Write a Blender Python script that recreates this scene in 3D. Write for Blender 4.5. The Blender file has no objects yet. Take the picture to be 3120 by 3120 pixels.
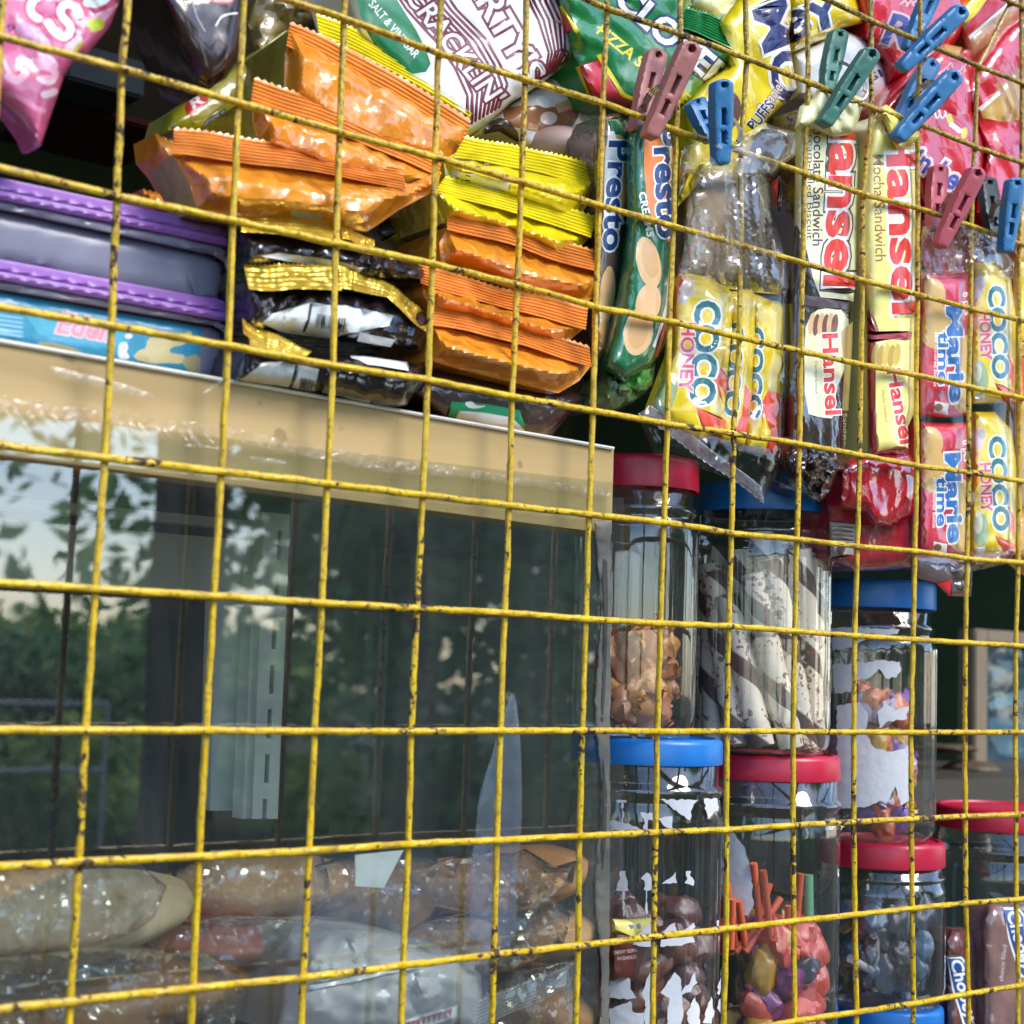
import bpy, bmesh, math, random
import numpy as np
from mathutils import Vector, Matrix, noise
from mathutils.geometry import delaunay_2d_cdt

random.seed(7)
SC = bpy.context.scene
COL = SC.collection
R_ = math.radians

# ------------------------------------------------------------------ camera
F_PX, CX, CY = 4903.6, 1560.0, 1560.0            # photo is 3120 px square
CAM = Vector((-0.50982, -0.56646, -0.02450))     # x right along the grille, y into the shop, z up
RX = Vector((0.77351, -0.63292, 0.03311))        # image right
RD = Vector((0.08746, 0.05486, -0.99466))        # image down
RF = Vector((0.62772, 0.77227, 0.09779))         # forward
cd = bpy.data.cameras.new('camera'); cam = bpy.data.objects.new('camera', cd); COL.objects.link(cam)
cd.sensor_fit = 'HORIZONTAL'; cd.sensor_width = 36.0; cd.lens = 36.0*F_PX/3120.0
cd.clip_start = 0.02; cd.clip_end = 400
cam.matrix_world = Matrix(((RX.x, -RD.x, -RF.x, CAM.x), (RX.y, -RD.y, -RF.y, CAM.y), (RX.z, -RD.z, -RF.z, CAM.z), (0, 0, 0, 1)))
cd.dof.use_dof = True; cd.dof.focus_distance = 0.86; cd.dof.aperture_fstop = 13.0
SC.camera = cam

# ------------------------------------------------------------------ sky, sun, exposure
SUN_EL, SUN_AZ = R_(45), R_(160)                  # veiled sun, high in front of the shop
wd = bpy.data.worlds.new('World'); SC.world = wd; wd.use_nodes = True
nt = wd.node_tree; bg = nt.nodes['Background']
sky = nt.nodes.new('ShaderNodeTexSky'); sky.sky_type = 'NISHITA'; sky.sun_disc = False
sky.sun_elevation = SUN_EL; sky.sun_rotation = SUN_AZ; sky.air_density = 1.0; sky.dust_density = 0.7; sky.ozone_density = 4.0
nt.links.new(sky.outputs[0], bg.inputs[0]); bg.inputs[1].default_value = 0.15
sd = bpy.data.lights.new('sun', 'SUN'); sun = bpy.data.objects.new('sun', sd); COL.objects.link(sun)
sd.energy = 1.5; sd.angle = R_(30); sd.color = (1, 0.93, 0.82)
sdir = Vector((math.sin(SUN_AZ)*math.cos(SUN_EL), math.cos(SUN_AZ)*math.cos(SUN_EL), math.sin(SUN_EL)))
sun.rotation_euler = sdir.to_track_quat('Z', 'Y').to_euler()
SC.view_settings.view_transform = 'Standard'; SC.view_settings.look = 'None'
SC.view_settings.exposure = 1.45; SC.view_settings.gamma = 1; SC.view_settings.use_curve_mapping = False
SC.render.engine = 'CYCLES'
SC.cycles.max_bounces = 10; SC.cycles.transparent_max_bounces = 24; SC.cycles.transmission_bounces = 6
SC.cycles.caustics_reflective = False; SC.cycles.caustics_refractive = False
SC.cycles.use_denoising = True

# ------------------------------------------------------------------ geometry helpers
def ray(px, py):
    return RF + RX*((px-CX)/F_PX) + RD*((py-CY)/F_PX)
def W(px, py, Y):                                 # the point seen at (px,py) that lies Y metres behind the grille
    d = ray(px, py); t = (Y-CAM.y)/d.y
    return CAM + d*t
def Wcyl(px, py, ax, ay, r):                      # the point seen at (px,py) on an upright cylinder
    d = ray(px, py); ox, oy = CAM.x-ax, CAM.y-ay
    a = d.x*d.x+d.y*d.y; b = ox*d.x+oy*d.y; c = ox*ox+oy*oy-r*r
    q = b*b-a*c
    if q < 0:
        t = -b/a; p = CAM+d*t; v = Vector((p.x-ax, p.y-ay)); v = v.normalized()*r
        return Vector((ax+v.x, ay+v.y, p.z))
    return CAM + d*((-b-math.sqrt(q))/a)

def link(name, me, parent=None, loc=None):
    o = bpy.data.objects.new(name, me); COL.objects.link(o)
    if parent is not None: o.parent = parent
    if loc is not None: o.location = loc
    return o
def tag(o, label=None, cat=None, group=None, kind=None):
    if label: o['label'] = label
    if cat: o['category'] = cat
    if group: o['group'] = group
    if kind: o['kind'] = kind
    return o
def thing(name, loc, label, cat, group=None):
    o = bpy.data.objects.new(name, None); o.empty_display_size = .02; COL.objects.link(o); o.location = loc
    return tag(o, label, cat, group)
def wloc(o):
    p = Vector(o.location)
    while o.parent: o = o.parent; p += o.location
    return p
def build(name, verts, faces, mats, parent=None, midx=None, smooth=True, sharp=38, recalc=True):
    """verts are world positions; the object's origin goes to the base of the mesh (or to its parent's)"""
    A = np.array([tuple(v) for v in verts], float)
    if parent is None:
        org = Vector(((A[:, 0].min()+A[:, 0].max())/2, (A[:, 1].min()+A[:, 1].max())/2, A[:, 2].min()))
    else: org = wloc(parent)
    A = A - np.array(org)
    me = bpy.data.meshes.new(name); me.from_pydata(A.tolist(), [], [tuple(f) for f in faces])
    for m in (mats if isinstance(mats, (list, tuple)) else [mats]): me.materials.append(m)
    if midx is not None: me.polygons.foreach_set('material_index', np.array(midx, dtype=np.int32))
    if recalc:
        bm = bmesh.new(); bm.from_mesh(me); bmesh.ops.recalc_face_normals(bm, faces=bm.faces); bm.to_mesh(me); bm.free()
    if smooth:
        me.polygons.foreach_set('use_smooth', [True]*len(me.polygons))
        me.set_sharp_from_angle(angle=R_(sharp))
    me.update()
    return link(name, me, parent, org if parent is None else None)

# ------------------------------------------------------------------ materials
MC = {}
def newmat(name):
    m = bpy.data.materials.new(name); m.use_nodes = True
    return m, m.node_tree, m.node_tree.nodes['Principled BSDF']
def N(nt, t, **k):
    n = nt.nodes.new(t)
    for a, v in k.items(): setattr(n, a, v)
    return n
def noise_node(nt, scale, detail=3, rough=.55, vec=None, dist=0):
    n = N(nt, 'ShaderNodeTexNoise'); n.inputs['Scale'].default_value = scale; n.inputs['Detail'].default_value = detail
    n.inputs['Roughness'].default_value = rough; n.inputs['Distortion'].default_value = dist
    if vec is None:
        tc = N(nt, 'ShaderNodeTexCoord'); vec = tc.outputs['Object']
    nt.links.new(vec, n.inputs['Vector'])
    return n
def ramp(nt, src, stops):
    r = N(nt, 'ShaderNodeValToRGB'); e = r.color_ramp.elements
    while len(e) < len(stops): e.new(.5)
    for i, (p, c) in enumerate(stops):
        e[i].position = p; e[i].color = (*c, 1) if len(c) == 3 else c
    nt.links.new(src, r.inputs[0]); return r
def add_bump(nt, b, src, strength, dist=.001):
    bp = N(nt, 'ShaderNodeBump'); bp.inputs['Strength'].default_value = strength; bp.inputs['Distance'].default_value = dist
    nt.links.new(src, bp.inputs['Height']); nt.links.new(bp.outputs[0], b.inputs['Normal']); return bp

def foil(col, rough=.24, metal=0.0, bump=.35, coat=.6, var=.12, scale=170):
    """printed wrapper film: glossy, creased, slightly uneven in tone"""
    key = ('foil', col, rough, metal, bump, coat, var, scale)
    if key in MC: return MC[key]
    m, nt, b = newmat('wrapper_film')
    n1 = noise_node(nt, scale*.25, 4)
    r = ramp(nt, n1.outputs[0], [(.3, tuple(c*(1-var) for c in col)), (.7, tuple(min(1, c*(1+var*.6)) for c in col))])
    nt.links.new(r.outputs[0], b.inputs['Base Color'])
    b.inputs['Roughness'].default_value = rough+.06; b.inputs['Metallic'].default_value = metal
    b.inputs['Coat Weight'].default_value = min(1, coat*1.3); b.inputs['Coat Roughness'].default_value = .045; b.inputs['Coat IOR'].default_value = 1.62
    tc = N(nt, 'ShaderNodeTexCoord')
    wp = noise_node(nt, scale*.2, 2, .5, tc.outputs['Object'])
    mx = N(nt, 'ShaderNodeMix', data_type='VECTOR'); mx.inputs['Factor'].default_value = .012
    nt.links.new(tc.outputs['Object'], mx.inputs['A']); nt.links.new(wp.outputs['Color'], mx.inputs['B'])
    vo = N(nt, 'ShaderNodeTexVoronoi', feature='F1'); vo.inputs['Scale'].default_value = scale*.55
    nt.links.new(mx.outputs['Result'], vo.inputs['Vector'])
    n2 = noise_node(nt, scale*.6, 2, .5, tc.outputs['Object'])
    sm = N(nt, 'ShaderNodeMath', operation='MULTIPLY'); nt.links.new(vo.outputs['Distance'], sm.inputs[0]); nt.links.new(n2.outputs[0], sm.inputs[1])
    bp = add_bump(nt, b, sm.outputs[0], bump*.55, .006); nt.links.new(bp.outputs[0], b.inputs['Coat Normal'])
    MC[key] = m; return m
def plain(col, rough=.5, bump=.1, scale=200, spec=.5, var=.1, metal=0.0, name='painted_surface', trans=0):
    key = ('plain', col, rough, bump, scale, spec, var, metal, name)
    if key in MC: return MC[key]
    m, nt, b = newmat(name)
    n1 = noise_node(nt, scale*.2, 5, .6)
    r = ramp(nt, n1.outputs[0], [(.3, tuple(c*(1-var) for c in col)), (.7, tuple(min(1, c*(1+var)) for c in col))])
    nt.links.new(r.outputs[0], b.inputs['Base Color']); b.inputs['Roughness'].default_value = rough
    b.inputs['Specular IOR Level'].default_value = spec; b.inputs['Metallic'].default_value = metal
    n2 = noise_node(nt, scale, 3); add_bump(nt, b, n2.outputs[0], bump, .001)
    MC[key] = m; return m
def film(tint=(.96, .96, .97), haze=.07, gloss=.9, rough=.09, bump=.5, scale=90, base=.03, hazecol=(.85, .85, .88), smear=0.0):
    """thin clear plastic: see-through, with sky glints on its creases and a little milkiness"""
    key = ('film', tint, haze, gloss, rough, bump, scale, base, hazecol, smear)
    if key in MC: return MC[key]
    m = bpy.data.materials.new('clear_plastic'); m.use_nodes = True; nt = m.node_tree; nt.nodes.clear()
    out = N(nt, 'ShaderNodeOutputMaterial')
    tr = N(nt, 'ShaderNodeBsdfTransparent'); tr.inputs[0].default_value = (*tint, 1)
    gl = N(nt, 'ShaderNodeBsdfGlossy'); gl.inputs[1].default_value = rough; gl.inputs[0].default_value = (1, 1, 1, 1)
    df = N(nt, 'ShaderNodeBsdfDiffuse'); df.inputs[0].default_value = (*hazecol, 1)
    fr = N(nt, 'ShaderNodeFresnel'); gm = N(nt, 'ShaderNodeNewGeometry')     # a thin wall reflects alike from both sides
    io = N(nt, 'ShaderNodeMapRange'); io.inputs['To Min'].default_value = 1.5; io.inputs['To Max'].default_value = 1/1.5
    nt.links.new(gm.outputs['Backfacing'], io.inputs[0]); nt.links.new(io.outputs[0], fr.inputs[0])
    ma = N(nt, 'ShaderNodeMath', operation='MULTIPLY_ADD'); ma.inputs[1].default_value = gloss*1.7; ma.inputs[2].default_value = base
    ma.use_clamp = True
    nt.links.new(fr.outputs[0], ma.inputs[0])
    if bump:
        n2 = noise_node(nt, scale, 3, .55, dist=.8)
        bp = N(nt, 'ShaderNodeBump'); bp.inputs['Strength'].default_value = bump; bp.inputs['Distance'].default_value = .004
        nt.links.new(n2.outputs[0], bp.inputs['Height'])
        nt.links.new(bp.outputs[0], gl.inputs['Normal']); nt.links.new(bp.outputs[0], fr.inputs['Normal'])
    m1 = N(nt, 'ShaderNodeMixShader'); m1.inputs[0].default_value = haze
    if smear:                                       # wiped dust and finger marks
        tc = N(nt, 'ShaderNodeTexCoord'); mp = N(nt, 'ShaderNodeMapping'); mp.inputs['Scale'].default_value = (9, 9, 3.2); mp.inputs['Rotation'].default_value = (0, .5, 0)
        nt.links.new(tc.outputs['Object'], mp.inputs[0]); ns = noise_node(nt, 1.0, 7, .68, mp.outputs[0], 1.4)
        rs = ramp(nt, ns.outputs[0], [(.48, (haze,)*3), (.66, (haze+smear*.45,)*3), (.80, (haze+smear,)*3)]); nt.links.new(rs.outputs[0], m1.inputs[0])
    nt.links.new(tr.outputs[0], m1.inputs[1]); nt.links.new(df.outputs[0], m1.inputs[2])
    m2 = N(nt, 'ShaderNodeMixShader'); nt.links.new(ma.outputs[0], m2.inputs[0])
    nt.links.new(m1.outputs[0], m2.inputs[1]); nt.links.new(gl.outputs[0], m2.inputs[2])
    nt.links.new(m2.outputs[0], out.inputs[0])
    MC[key] = m; return m

def wire_paint():
    m, nt, b = newmat('chipped_yellow_paint')
    tc = N(nt, 'ShaderNodeTexCoord')
    chips = noise_node(nt, 210, 4, .62, tc.outputs['Object'], .6)
    zone = noise_node(nt, 14, 2, .5, tc.outputs['Object'])
    ad = N(nt, 'ShaderNodeMath', operation='MULTIPLY_ADD'); ad.inputs[1].default_value = .8; ad.inputs[2].default_value = -.375
    nt.links.new(zone.outputs[0], ad.inputs[0])
    sm = N(nt, 'ShaderNodeMath', operation='ADD'); nt.links.new(chips.outputs[0], sm.inputs[0]); nt.links.new(ad.outputs[0], sm.inputs[1])
    mask = ramp(nt, sm.outputs[0], [(.655, (0, 0, 0)), (.70, (1, 1, 1))])
    tone = noise_node(nt, 60, 3, .6, tc.outputs['Object'])
    yel = ramp(nt, tone.outputs[0], [(.3, (.42, .26, .008)), (.52, (.62, .40, .006)), (.8, (.72, .49, .012))])
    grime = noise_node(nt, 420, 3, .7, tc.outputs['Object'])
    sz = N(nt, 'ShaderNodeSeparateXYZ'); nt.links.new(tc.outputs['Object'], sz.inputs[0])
    top_shade = N(nt, 'ShaderNodeMapRange'); top_shade.inputs['From Min'].default_value = .42; top_shade.inputs['From Max'].default_value = .66; top_shade.inputs['To Max'].default_value = .16  # upper wires duller: eave shade painted in on top of the real grime
    nt.links.new(sz.outputs[2], top_shade.inputs[0])
    gs = N(nt, 'ShaderNodeMath', operation='ADD'); nt.links.new(grime.outputs[0], gs.inputs[0]); nt.links.new(top_shade.outputs[0], gs.inputs[1])
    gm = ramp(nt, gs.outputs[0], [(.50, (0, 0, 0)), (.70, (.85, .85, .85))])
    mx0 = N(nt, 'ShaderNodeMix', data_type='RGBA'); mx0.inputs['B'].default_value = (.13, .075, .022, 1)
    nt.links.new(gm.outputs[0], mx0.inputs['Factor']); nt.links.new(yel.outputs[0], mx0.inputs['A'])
    mx = N(nt, 'ShaderNodeMix', data_type='RGBA'); mx.inputs['B'].default_value = (.045, .022, .016, 1)
    nt.links.new(mask.outputs[0], mx.inputs['Factor']); nt.links.new(mx0.outputs['Result'], mx.inputs['A'])
    nt.links.new(mx.outputs['Result'], b.inputs['Base Color'])
    rr = ramp(nt, mask.outputs[0], [(0, (.38,)*3), (1, (.8,)*3)]); nt.links.new(rr.outputs[0], b.inputs['Roughness'])
    sub = N(nt, 'ShaderNodeMath', operation='SUBTRACT'); nt.links.new(tone.outputs[0], sub.inputs[0]); nt.links.new(mask.outputs[0], sub.inputs[1])
    add_bump(nt, b, sub.outputs[0], .55, .0006)
    return m
def wood_board():
    m, nt, b = newmat('tan_laminate')
    tc = N(nt, 'ShaderNodeTexCoord'); mp = N(nt, 'ShaderNodeMapping'); mp.inputs['Scale'].default_value = (3, 30, 60)
    nt.links.new(tc.outputs['Object'], mp.inputs[0])
    n = noise_node(nt, 1.3, 6, .6, mp.outputs[0])
    r = ramp(nt, n.outputs[0], [(.25, (.42, .28, .11)), (.5, (.50, .34, .14)), (.8, (.55, .38, .165))])
    sp = noise_node(nt, 95, 2, .5, tc.outputs['Object']); spm = ramp(nt, sp.outputs[0], [(.70, (0, 0, 0)), (.76, (.7, .7, .7))])
    mx = N(nt, 'ShaderNodeMix', data_type='RGBA'); mx.inputs['B'].default_value = (.26, .15, .06, 1)
    nt.links.new(spm.outputs[0], mx.inputs['Factor']); nt.links.new(r.outputs[0], mx.inputs['A'])
    nt.links.new(mx.outputs['Result'], b.inputs['Base Color']); b.inputs['Roughness'].default_value = .42
    add_bump(nt, b, n.outputs[0], .12, .0006)
    return m
def wafer_mat():
    m, nt, b = newmat('striped_wafer')
    tc = N(nt, 'ShaderNodeTexCoord')
    sx = N(nt, 'ShaderNodeSeparateXYZ'); nt.links.new(tc.outputs['Object'], sx.inputs[0])
    at = N(nt, 'ShaderNodeMath', operation='ARCTAN2'); nt.links.new(sx.outputs[1], at.inputs[0]); nt.links.new(sx.outputs[0], at.inputs[1])
    k = N(nt, 'ShaderNodeMath', operation='MULTIPLY_ADD'); k.inputs[1].default_value = 1/(2*math.pi)
    nt.links.new(at.outputs[0], k.inputs[0])
    z = N(nt, 'ShaderNodeMath', operation='MULTIPLY'); z.inputs[1].default_value = 1/.046; nt.links.new(sx.outputs[2], z.inputs[0])
    nt.links.new(z.outputs[0], k.inputs[2])
    fr = N(nt, 'ShaderNodeMath', operation='FRACT'); nt.links.new(k.outputs[0], fr.inputs[0])
    st = ramp(nt, fr.outputs[0], [(.0, (.09, .055, .05)), (.27, (.09, .055, .05)), (.31, (.84, .74, .58)), (.97, (.78, .66, .50))])
    sp = noise_node(nt, 330, 2, .5, tc.outputs['Object']); zn = noise_node(nt, 60, 2, .5, tc.outputs['Object'])
    pm = N(nt, 'ShaderNodeMath', operation='MULTIPLY'); nt.links.new(sp.outputs[0], pm.inputs[0]); nt.links.new(zn.outputs[0], pm.inputs[1])
    sm = ramp(nt, pm.outputs[0], [(.30, (0, 0, 0)), (.32, (.85, .85, .85))])
    mx = N(nt, 'ShaderNodeMix', data_type='RGBA'); mx.inputs['B'].default_value = (.20, .06, .03, 1)
    nt.links.new(sm.outputs[0], mx.inputs['Factor']); nt.links.new(st.outputs[0], mx.inputs['A'])
    nt.links.new(mx.outputs['Result'], b.inputs['Base Color']); b.inputs['Roughness'].default_value = .6
    add_bump(nt, b, sp.outputs[0], .3, .0008)
    return m
def bread_mat(c0=(.30, .12, .035), c1=(.52, .27, .10)):
    m, nt, b = newmat('bread_crust')
    n = noise_node(nt, 22, 5, .6); r = ramp(nt, n.outputs[0], [(.3, c0), (.7, c1)])
    nt.links.new(r.outputs[0], b.inputs['Base Color']); b.inputs['Roughness'].default_value = .55
    n2 = noise_node(nt, 160, 4); add_bump(nt, b, n2.outputs[0], .4, .002)
    return m
def foliage_mat(c0, c1, name='leaves'):
    m = bpy.data.materials.new(name); m.use_nodes = True; nt = m.node_tree; b = nt.nodes['Principled BSDF']
    n = noise_node(nt, 1.6, 3); r = ramp(nt, n.outputs[0], [(.3, c0), (.7, c1)])
    nt.links.new(r.outputs[0], b.inputs['Base Color']); b.inputs['Roughness'].default_value = .5; b.inputs['Specular IOR Level'].default_value = .12
    tl = N(nt, 'ShaderNodeBsdfTranslucent'); nt.links.new(r.outputs[0], tl.inputs[0])
    mx = N(nt, 'ShaderNodeMixShader'); mx.inputs[0].default_value = .65
    nt.links.new(b.outputs[0], mx.inputs[1]); nt.links.new(tl.outputs[0], mx.inputs[2])
    nt.links.new(mx.outputs[0], nt.nodes['Material Output'].inputs[0])
    return m

# ------------------------------------------------------------------ text as flat print
TC = {}
def text_tris(s, bold=0.0, shear=0.0):
    key = (s, bold, shear)
    if key in TC: return TC[key]
    cu = bpy.data.curves.new('lettering', 'FONT'); cu.body = s; cu.size = 1; cu.offset = bold; cu.shear = shear
    cu.resolution_u = 3; cu.fill_mode = 'FRONT'; cu.dimensions = '2D'
    o = bpy.data.objects.new('lettering', cu); COL.objects.link(o)
    dg = bpy.context.evaluated_depsgraph_get(); me = bpy.data.meshes.new_from_object(o.evaluated_get(dg))
    co = [(v.co.x, v.co.y) for v in me.vertices]
    tr = [[co[i] for i in p.vertices] for p in me.polygons]
    bpy.data.objects.remove(o); bpy.data.curves.remove(cu); bpy.data.meshes.remove(me)
    TC[key] = tr; return tr
def txt(s, p0, p1, h, mat, bold=0.0, shear=0.0, up=None):
    """letters run from p0 to p1 (px) along their baseline; capitals are h px tall"""
    ref = text_tris(s, 0, shear); xs = [x for t in ref for x, y in t]; x0, x1 = min(xs), max(xs)
    u = Vector((p1[0]-p0[0], p1[1]-p0[1])); L = u.length; u /= L
    v = Vector((u.y, -u.x)) if up is None else Vector(up).normalized()
    out = []
    for t in text_tris(s, bold, shear):
        out.append([(p0[0]+u.x*(x-x0)/(x1-x0)*L+v.x*y/.70*h, p0[1]+u.y*(x-x0)/(x1-x0)*L+v.y*y/.70*h) for x, y in t])
    return (out, mat)
def txt2(s, p0, p1, h, fill, edge, bold=.01, grow=.05, shear=0.0, up=None):
    return [txt(s, p0, p1, h, edge, bold+grow, shear, up), txt(s, p0, p1, h, fill, bold, shear, up)]
def poly(pts, mat): return ([list(pts)], mat)
def ell(cx, cy, rx, ry, mat, rot=0, n=20):
    c, s = math.cos(R_(rot)), math.sin(R_(rot))
    return poly([(cx+rx*math.cos(a)*c-ry*math.sin(a)*s, cy+rx*math.cos(a)*s+ry*math.sin(a)*c) for a in [2*math.pi*i/n for i in range(n)]], mat)
def line(pts, w, mat):
    out = []
    for (x0, y0), (x1, y1) in zip(pts[:-1], pts[1:]):
        d = Vector((x1-x0, y1-y0)); d.normalize(); nx, ny = -d.y*w/2, d.x*w/2
        out.append([(x0+nx, y0+ny), (x1+nx, y1+ny), (x1-nx, y1-ny), (x0-nx, y0-ny)])
    return (out, mat)
def zig(p, q, n, amp):
    """serrated edge from p to q"""
    d = Vector((q[0]-p[0], q[1]-p[1])); L = d.length; nx, ny = d.y/L, -d.x/L
    return [(p[0]+d.x*i/(2*n)+(nx*amp if i % 2 else 0), p[1]+d.y*i/(2*n)+(ny*amp if i % 2 else 0)) for i in range(2*n+1)]
def smooth(pts, it=1):
    for _ in range(it):
        q = []
        for a, b in zip(pts, pts[1:]+pts[:1]):
            q += [(a[0]*.75+b[0]*.25, a[1]*.75+b[1]*.25), (a[0]*.25+b[0]*.75, a[1]*.25+b[1]*.75)]
        pts = q
    return pts

def dist_poly(P, loop):
    P = np.asarray(P, float); a = np.asarray(loop, float); b = np.roll(a, -1, 0)
    best = np.full(len(P), 1e9)
    for (ax, ay), (bx, by) in zip(a, b):
        dx, dy = bx-ax, by-ay; l2 = dx*dx+dy*dy+1e-9
        t = np.clip(((P[:, 0]-ax)*dx+(P[:, 1]-ay)*dy)/l2, 0, 1)
        best = np.minimum(best, np.hypot(P[:, 0]-ax-t*dx, P[:, 1]-ay-t*dy))
    return best

SEED = [0]
def sheet(name, outline, Y, mat, patches=(), holes=(), thick=.006, fall=55, wr=.0009, wsc=75, grid=13, back=0.0, side=None,
          parent=None, ang=None, stretch=3.0, pos=None, shrink=1.0, label=None, cat=None, group=None, sharp=38, low=.6, pleat=None, soft=False):
    """A bulging wrapper: outline and print are given where the photograph shows them and laid on a surface Y metres behind the
    grille; it swells by `thick` away from its edges, creases by `wr`, and runs `back` metres into the shop."""
    SEED[0] += 1; sd_ = SEED[0]*3.7
    verts = []; edges = []; loops = []
    def addp(pts, o):
        i = len(verts); n = len(pts); verts.extend(Vector((x, y)) for x, y in pts); edges.extend((i+k, i+(k+1) % n) for k in range(n)); loops.append((np.array(pts, float), o))
    addp(outline, 'o'); mats = [mat]
    for h in holes: addp(h, 'h')
    for P, m in patches:
        if m not in mats: mats.append(m)
        for t in P: addp(t, mats.index(m))
    ox = [p[0] for p in outline]; oy = [p[1] for p in outline]
    rnd = random.Random(sd_)
    gx = np.arange(min(ox), max(ox), grid); gy = np.arange(min(oy), max(oy), grid)
    for j, y in enumerate(gy):
        for x in gx:
            verts.append(Vector((x+(grid*.5 if j % 2 else 0)+rnd.uniform(-.12, .12)*grid, y+rnd.uniform(-.12, .12)*grid)))
    V, E, F, ov, oe, of = delaunay_2d_cdt(verts, edges, [], 0, 1e-3)
    VV = np.array([(v.x, v.y) for v in V]); FA = np.array([f[:3] for f in F]); C = VV[FA].mean(1)
    ins = np.zeros(len(FA), bool); mid_ = np.zeros(len(FA), int)
    for pl, o in loops:
        lo, hi = pl.min(0), pl.max(0)
        k = np.nonzero((C[:, 0] >= lo[0]) & (C[:, 0] <= hi[0]) & (C[:, 1] >= lo[1]) & (C[:, 1] <= hi[1]))[0]
        if not len(k): continue
        q = C[k]; r_in = np.zeros(len(k), bool)
        for (ax, ay), (bx, by) in zip(pl, np.roll(pl, -1, 0)):
            if ay == by: continue
            r_in ^= ((ay > q[:, 1]) != (by > q[:, 1])) & (q[:, 0] < (bx-ax)*(q[:, 1]-ay)/(by-ay)+ax)
        k = k[r_in]
        if o == 'o': ins[k] = True
        elif o == 'h': ins[k] = False
        else: mid_[k] = o
    ki = np.nonzero(ins)[0]; keep = [[int(i) for i in FA[i_]] for i_ in ki]; mi = [int(mid_[i_]) for i_ in ki]
    used = sorted({i for f in keep for i in f}); rm = {v: i for i, v in enumerate(used)}
    keep = [[rm[i] for i in f] for f in keep]; P = [(V[i].x, V[i].y) for i in used]
    d = dist_poly(P, outline)
    for h in holes: d = np.minimum(d, dist_poly(P, h))
    t = np.clip(d/fall, 0, 1); H = thick*(t*t*(3-2*t) if soft else np.sqrt(np.clip(1-(1-t)**2, 0, 1))); e = np.clip(d/16, 0, 1)
    ca, sa = (math.cos(R_(ang)), math.sin(R_(ang))) if ang is not None else (1, 0)
    k = stretch if ang is not None else 1.0
    out = []
    for i, (x, y) in enumerate(P):
        h = H[i]
        if wr:
            u = (x*ca+y*sa)/(wsc*k); v = (-x*sa+y*ca)/wsc
            f1 = noise.voronoi(Vector((u*1.1, v*1.1, sd_)))[0]; f2 = noise.voronoi(Vector((u*2.4, v*2.4, sd_+9)))[0]
            h += e[i]*wr*(1.5*(.55-f1[0])*2+.55*(.55-f2[0])*2)*(.55+.9*noise.noise((x/140, y/140, sd_+2))) + e[i]*wr*low*2*noise.noise((x/260, y/260, sd_+4))
        if pleat:                                  # gathers that run out from a crimped seam and die away
            (ax_, ay_), (bx_, by_), amp_, per_, dec_ = pleat
            L_p = math.hypot(bx_-ax_, by_-ay_); ux, uy = (bx_-ax_)/L_p, (by_-ay_)/L_p
            ss = (x-ax_)*ux+(y-ay_)*uy; tt = max(0, -(x-ax_)*uy+(y-ay_)*ux)
            q = ss/per_+1.3*noise.noise((ss/(per_*2.2), tt/170, sd_+20))+(ss/L_p-.5)*-.35*tt/per_
            tri = abs((q % 1)-.5)*2; k_ = .55+.9*noise.noise((ss/(per_*1.6), 3.1, sd_+31))
            h += e[i]*amp_*(tri-.5)*max(.05, k_)*math.exp(-tt/dec_)
            q2 = ss/(per_*3.1)+.6*tt/per_/3+.8*noise.noise((ss/120, tt/120, sd_+25)); h += e[i]*amp_*.55*(abs((q2 % 1)-.5)*2-.5)*max(0, .4+noise.noise((ss/150, tt/60, sd_+40)))
        Yv = Y(x, y) if callable(Y) else Y
        out.append(pos(x, y, h) if pos else W(x, y, Yv-h))
    if back:
        cnt = {}
        for f in keep:
            for a, b in zip(f, f[1:]+f[:1]): cnt[(a, b)] = 1
        bd = [(a, b) for (a, b) in cnt if (b, a) not in cnt]
        sm_ = side or mat
        if sm_ not in mats: mats.append(sm_)
        si = mats.index(sm_)
        c = sum(out, Vector())/len(out)
        back_of = {}
        for a, b in bd:
            for q in (a, b):
                if q not in back_of:
                    p = out[q]; back_of[q] = len(out)
                    out.append(Vector((c.x+(p.x-c.x)*shrink, p.y+back, c.z+(p.z-c.z)*shrink)))
        for a, b in bd: keep.append([b, a, back_of[a], back_of[b]]); mi.append(si)
        cap = len(out)
        bl = list(back_of.values()); out.append(sum((out[q] for q in bl), Vector())/len(bl))
        for a, b in bd: keep.append([back_of[b], back_of[a], cap]); mi.append(si)
    o = build(name, out, keep, mats, parent, mi, sharp=sharp)
    if parent is None: tag(o, label, cat, group)
    elif label: o['label'] = label
    return o

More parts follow.
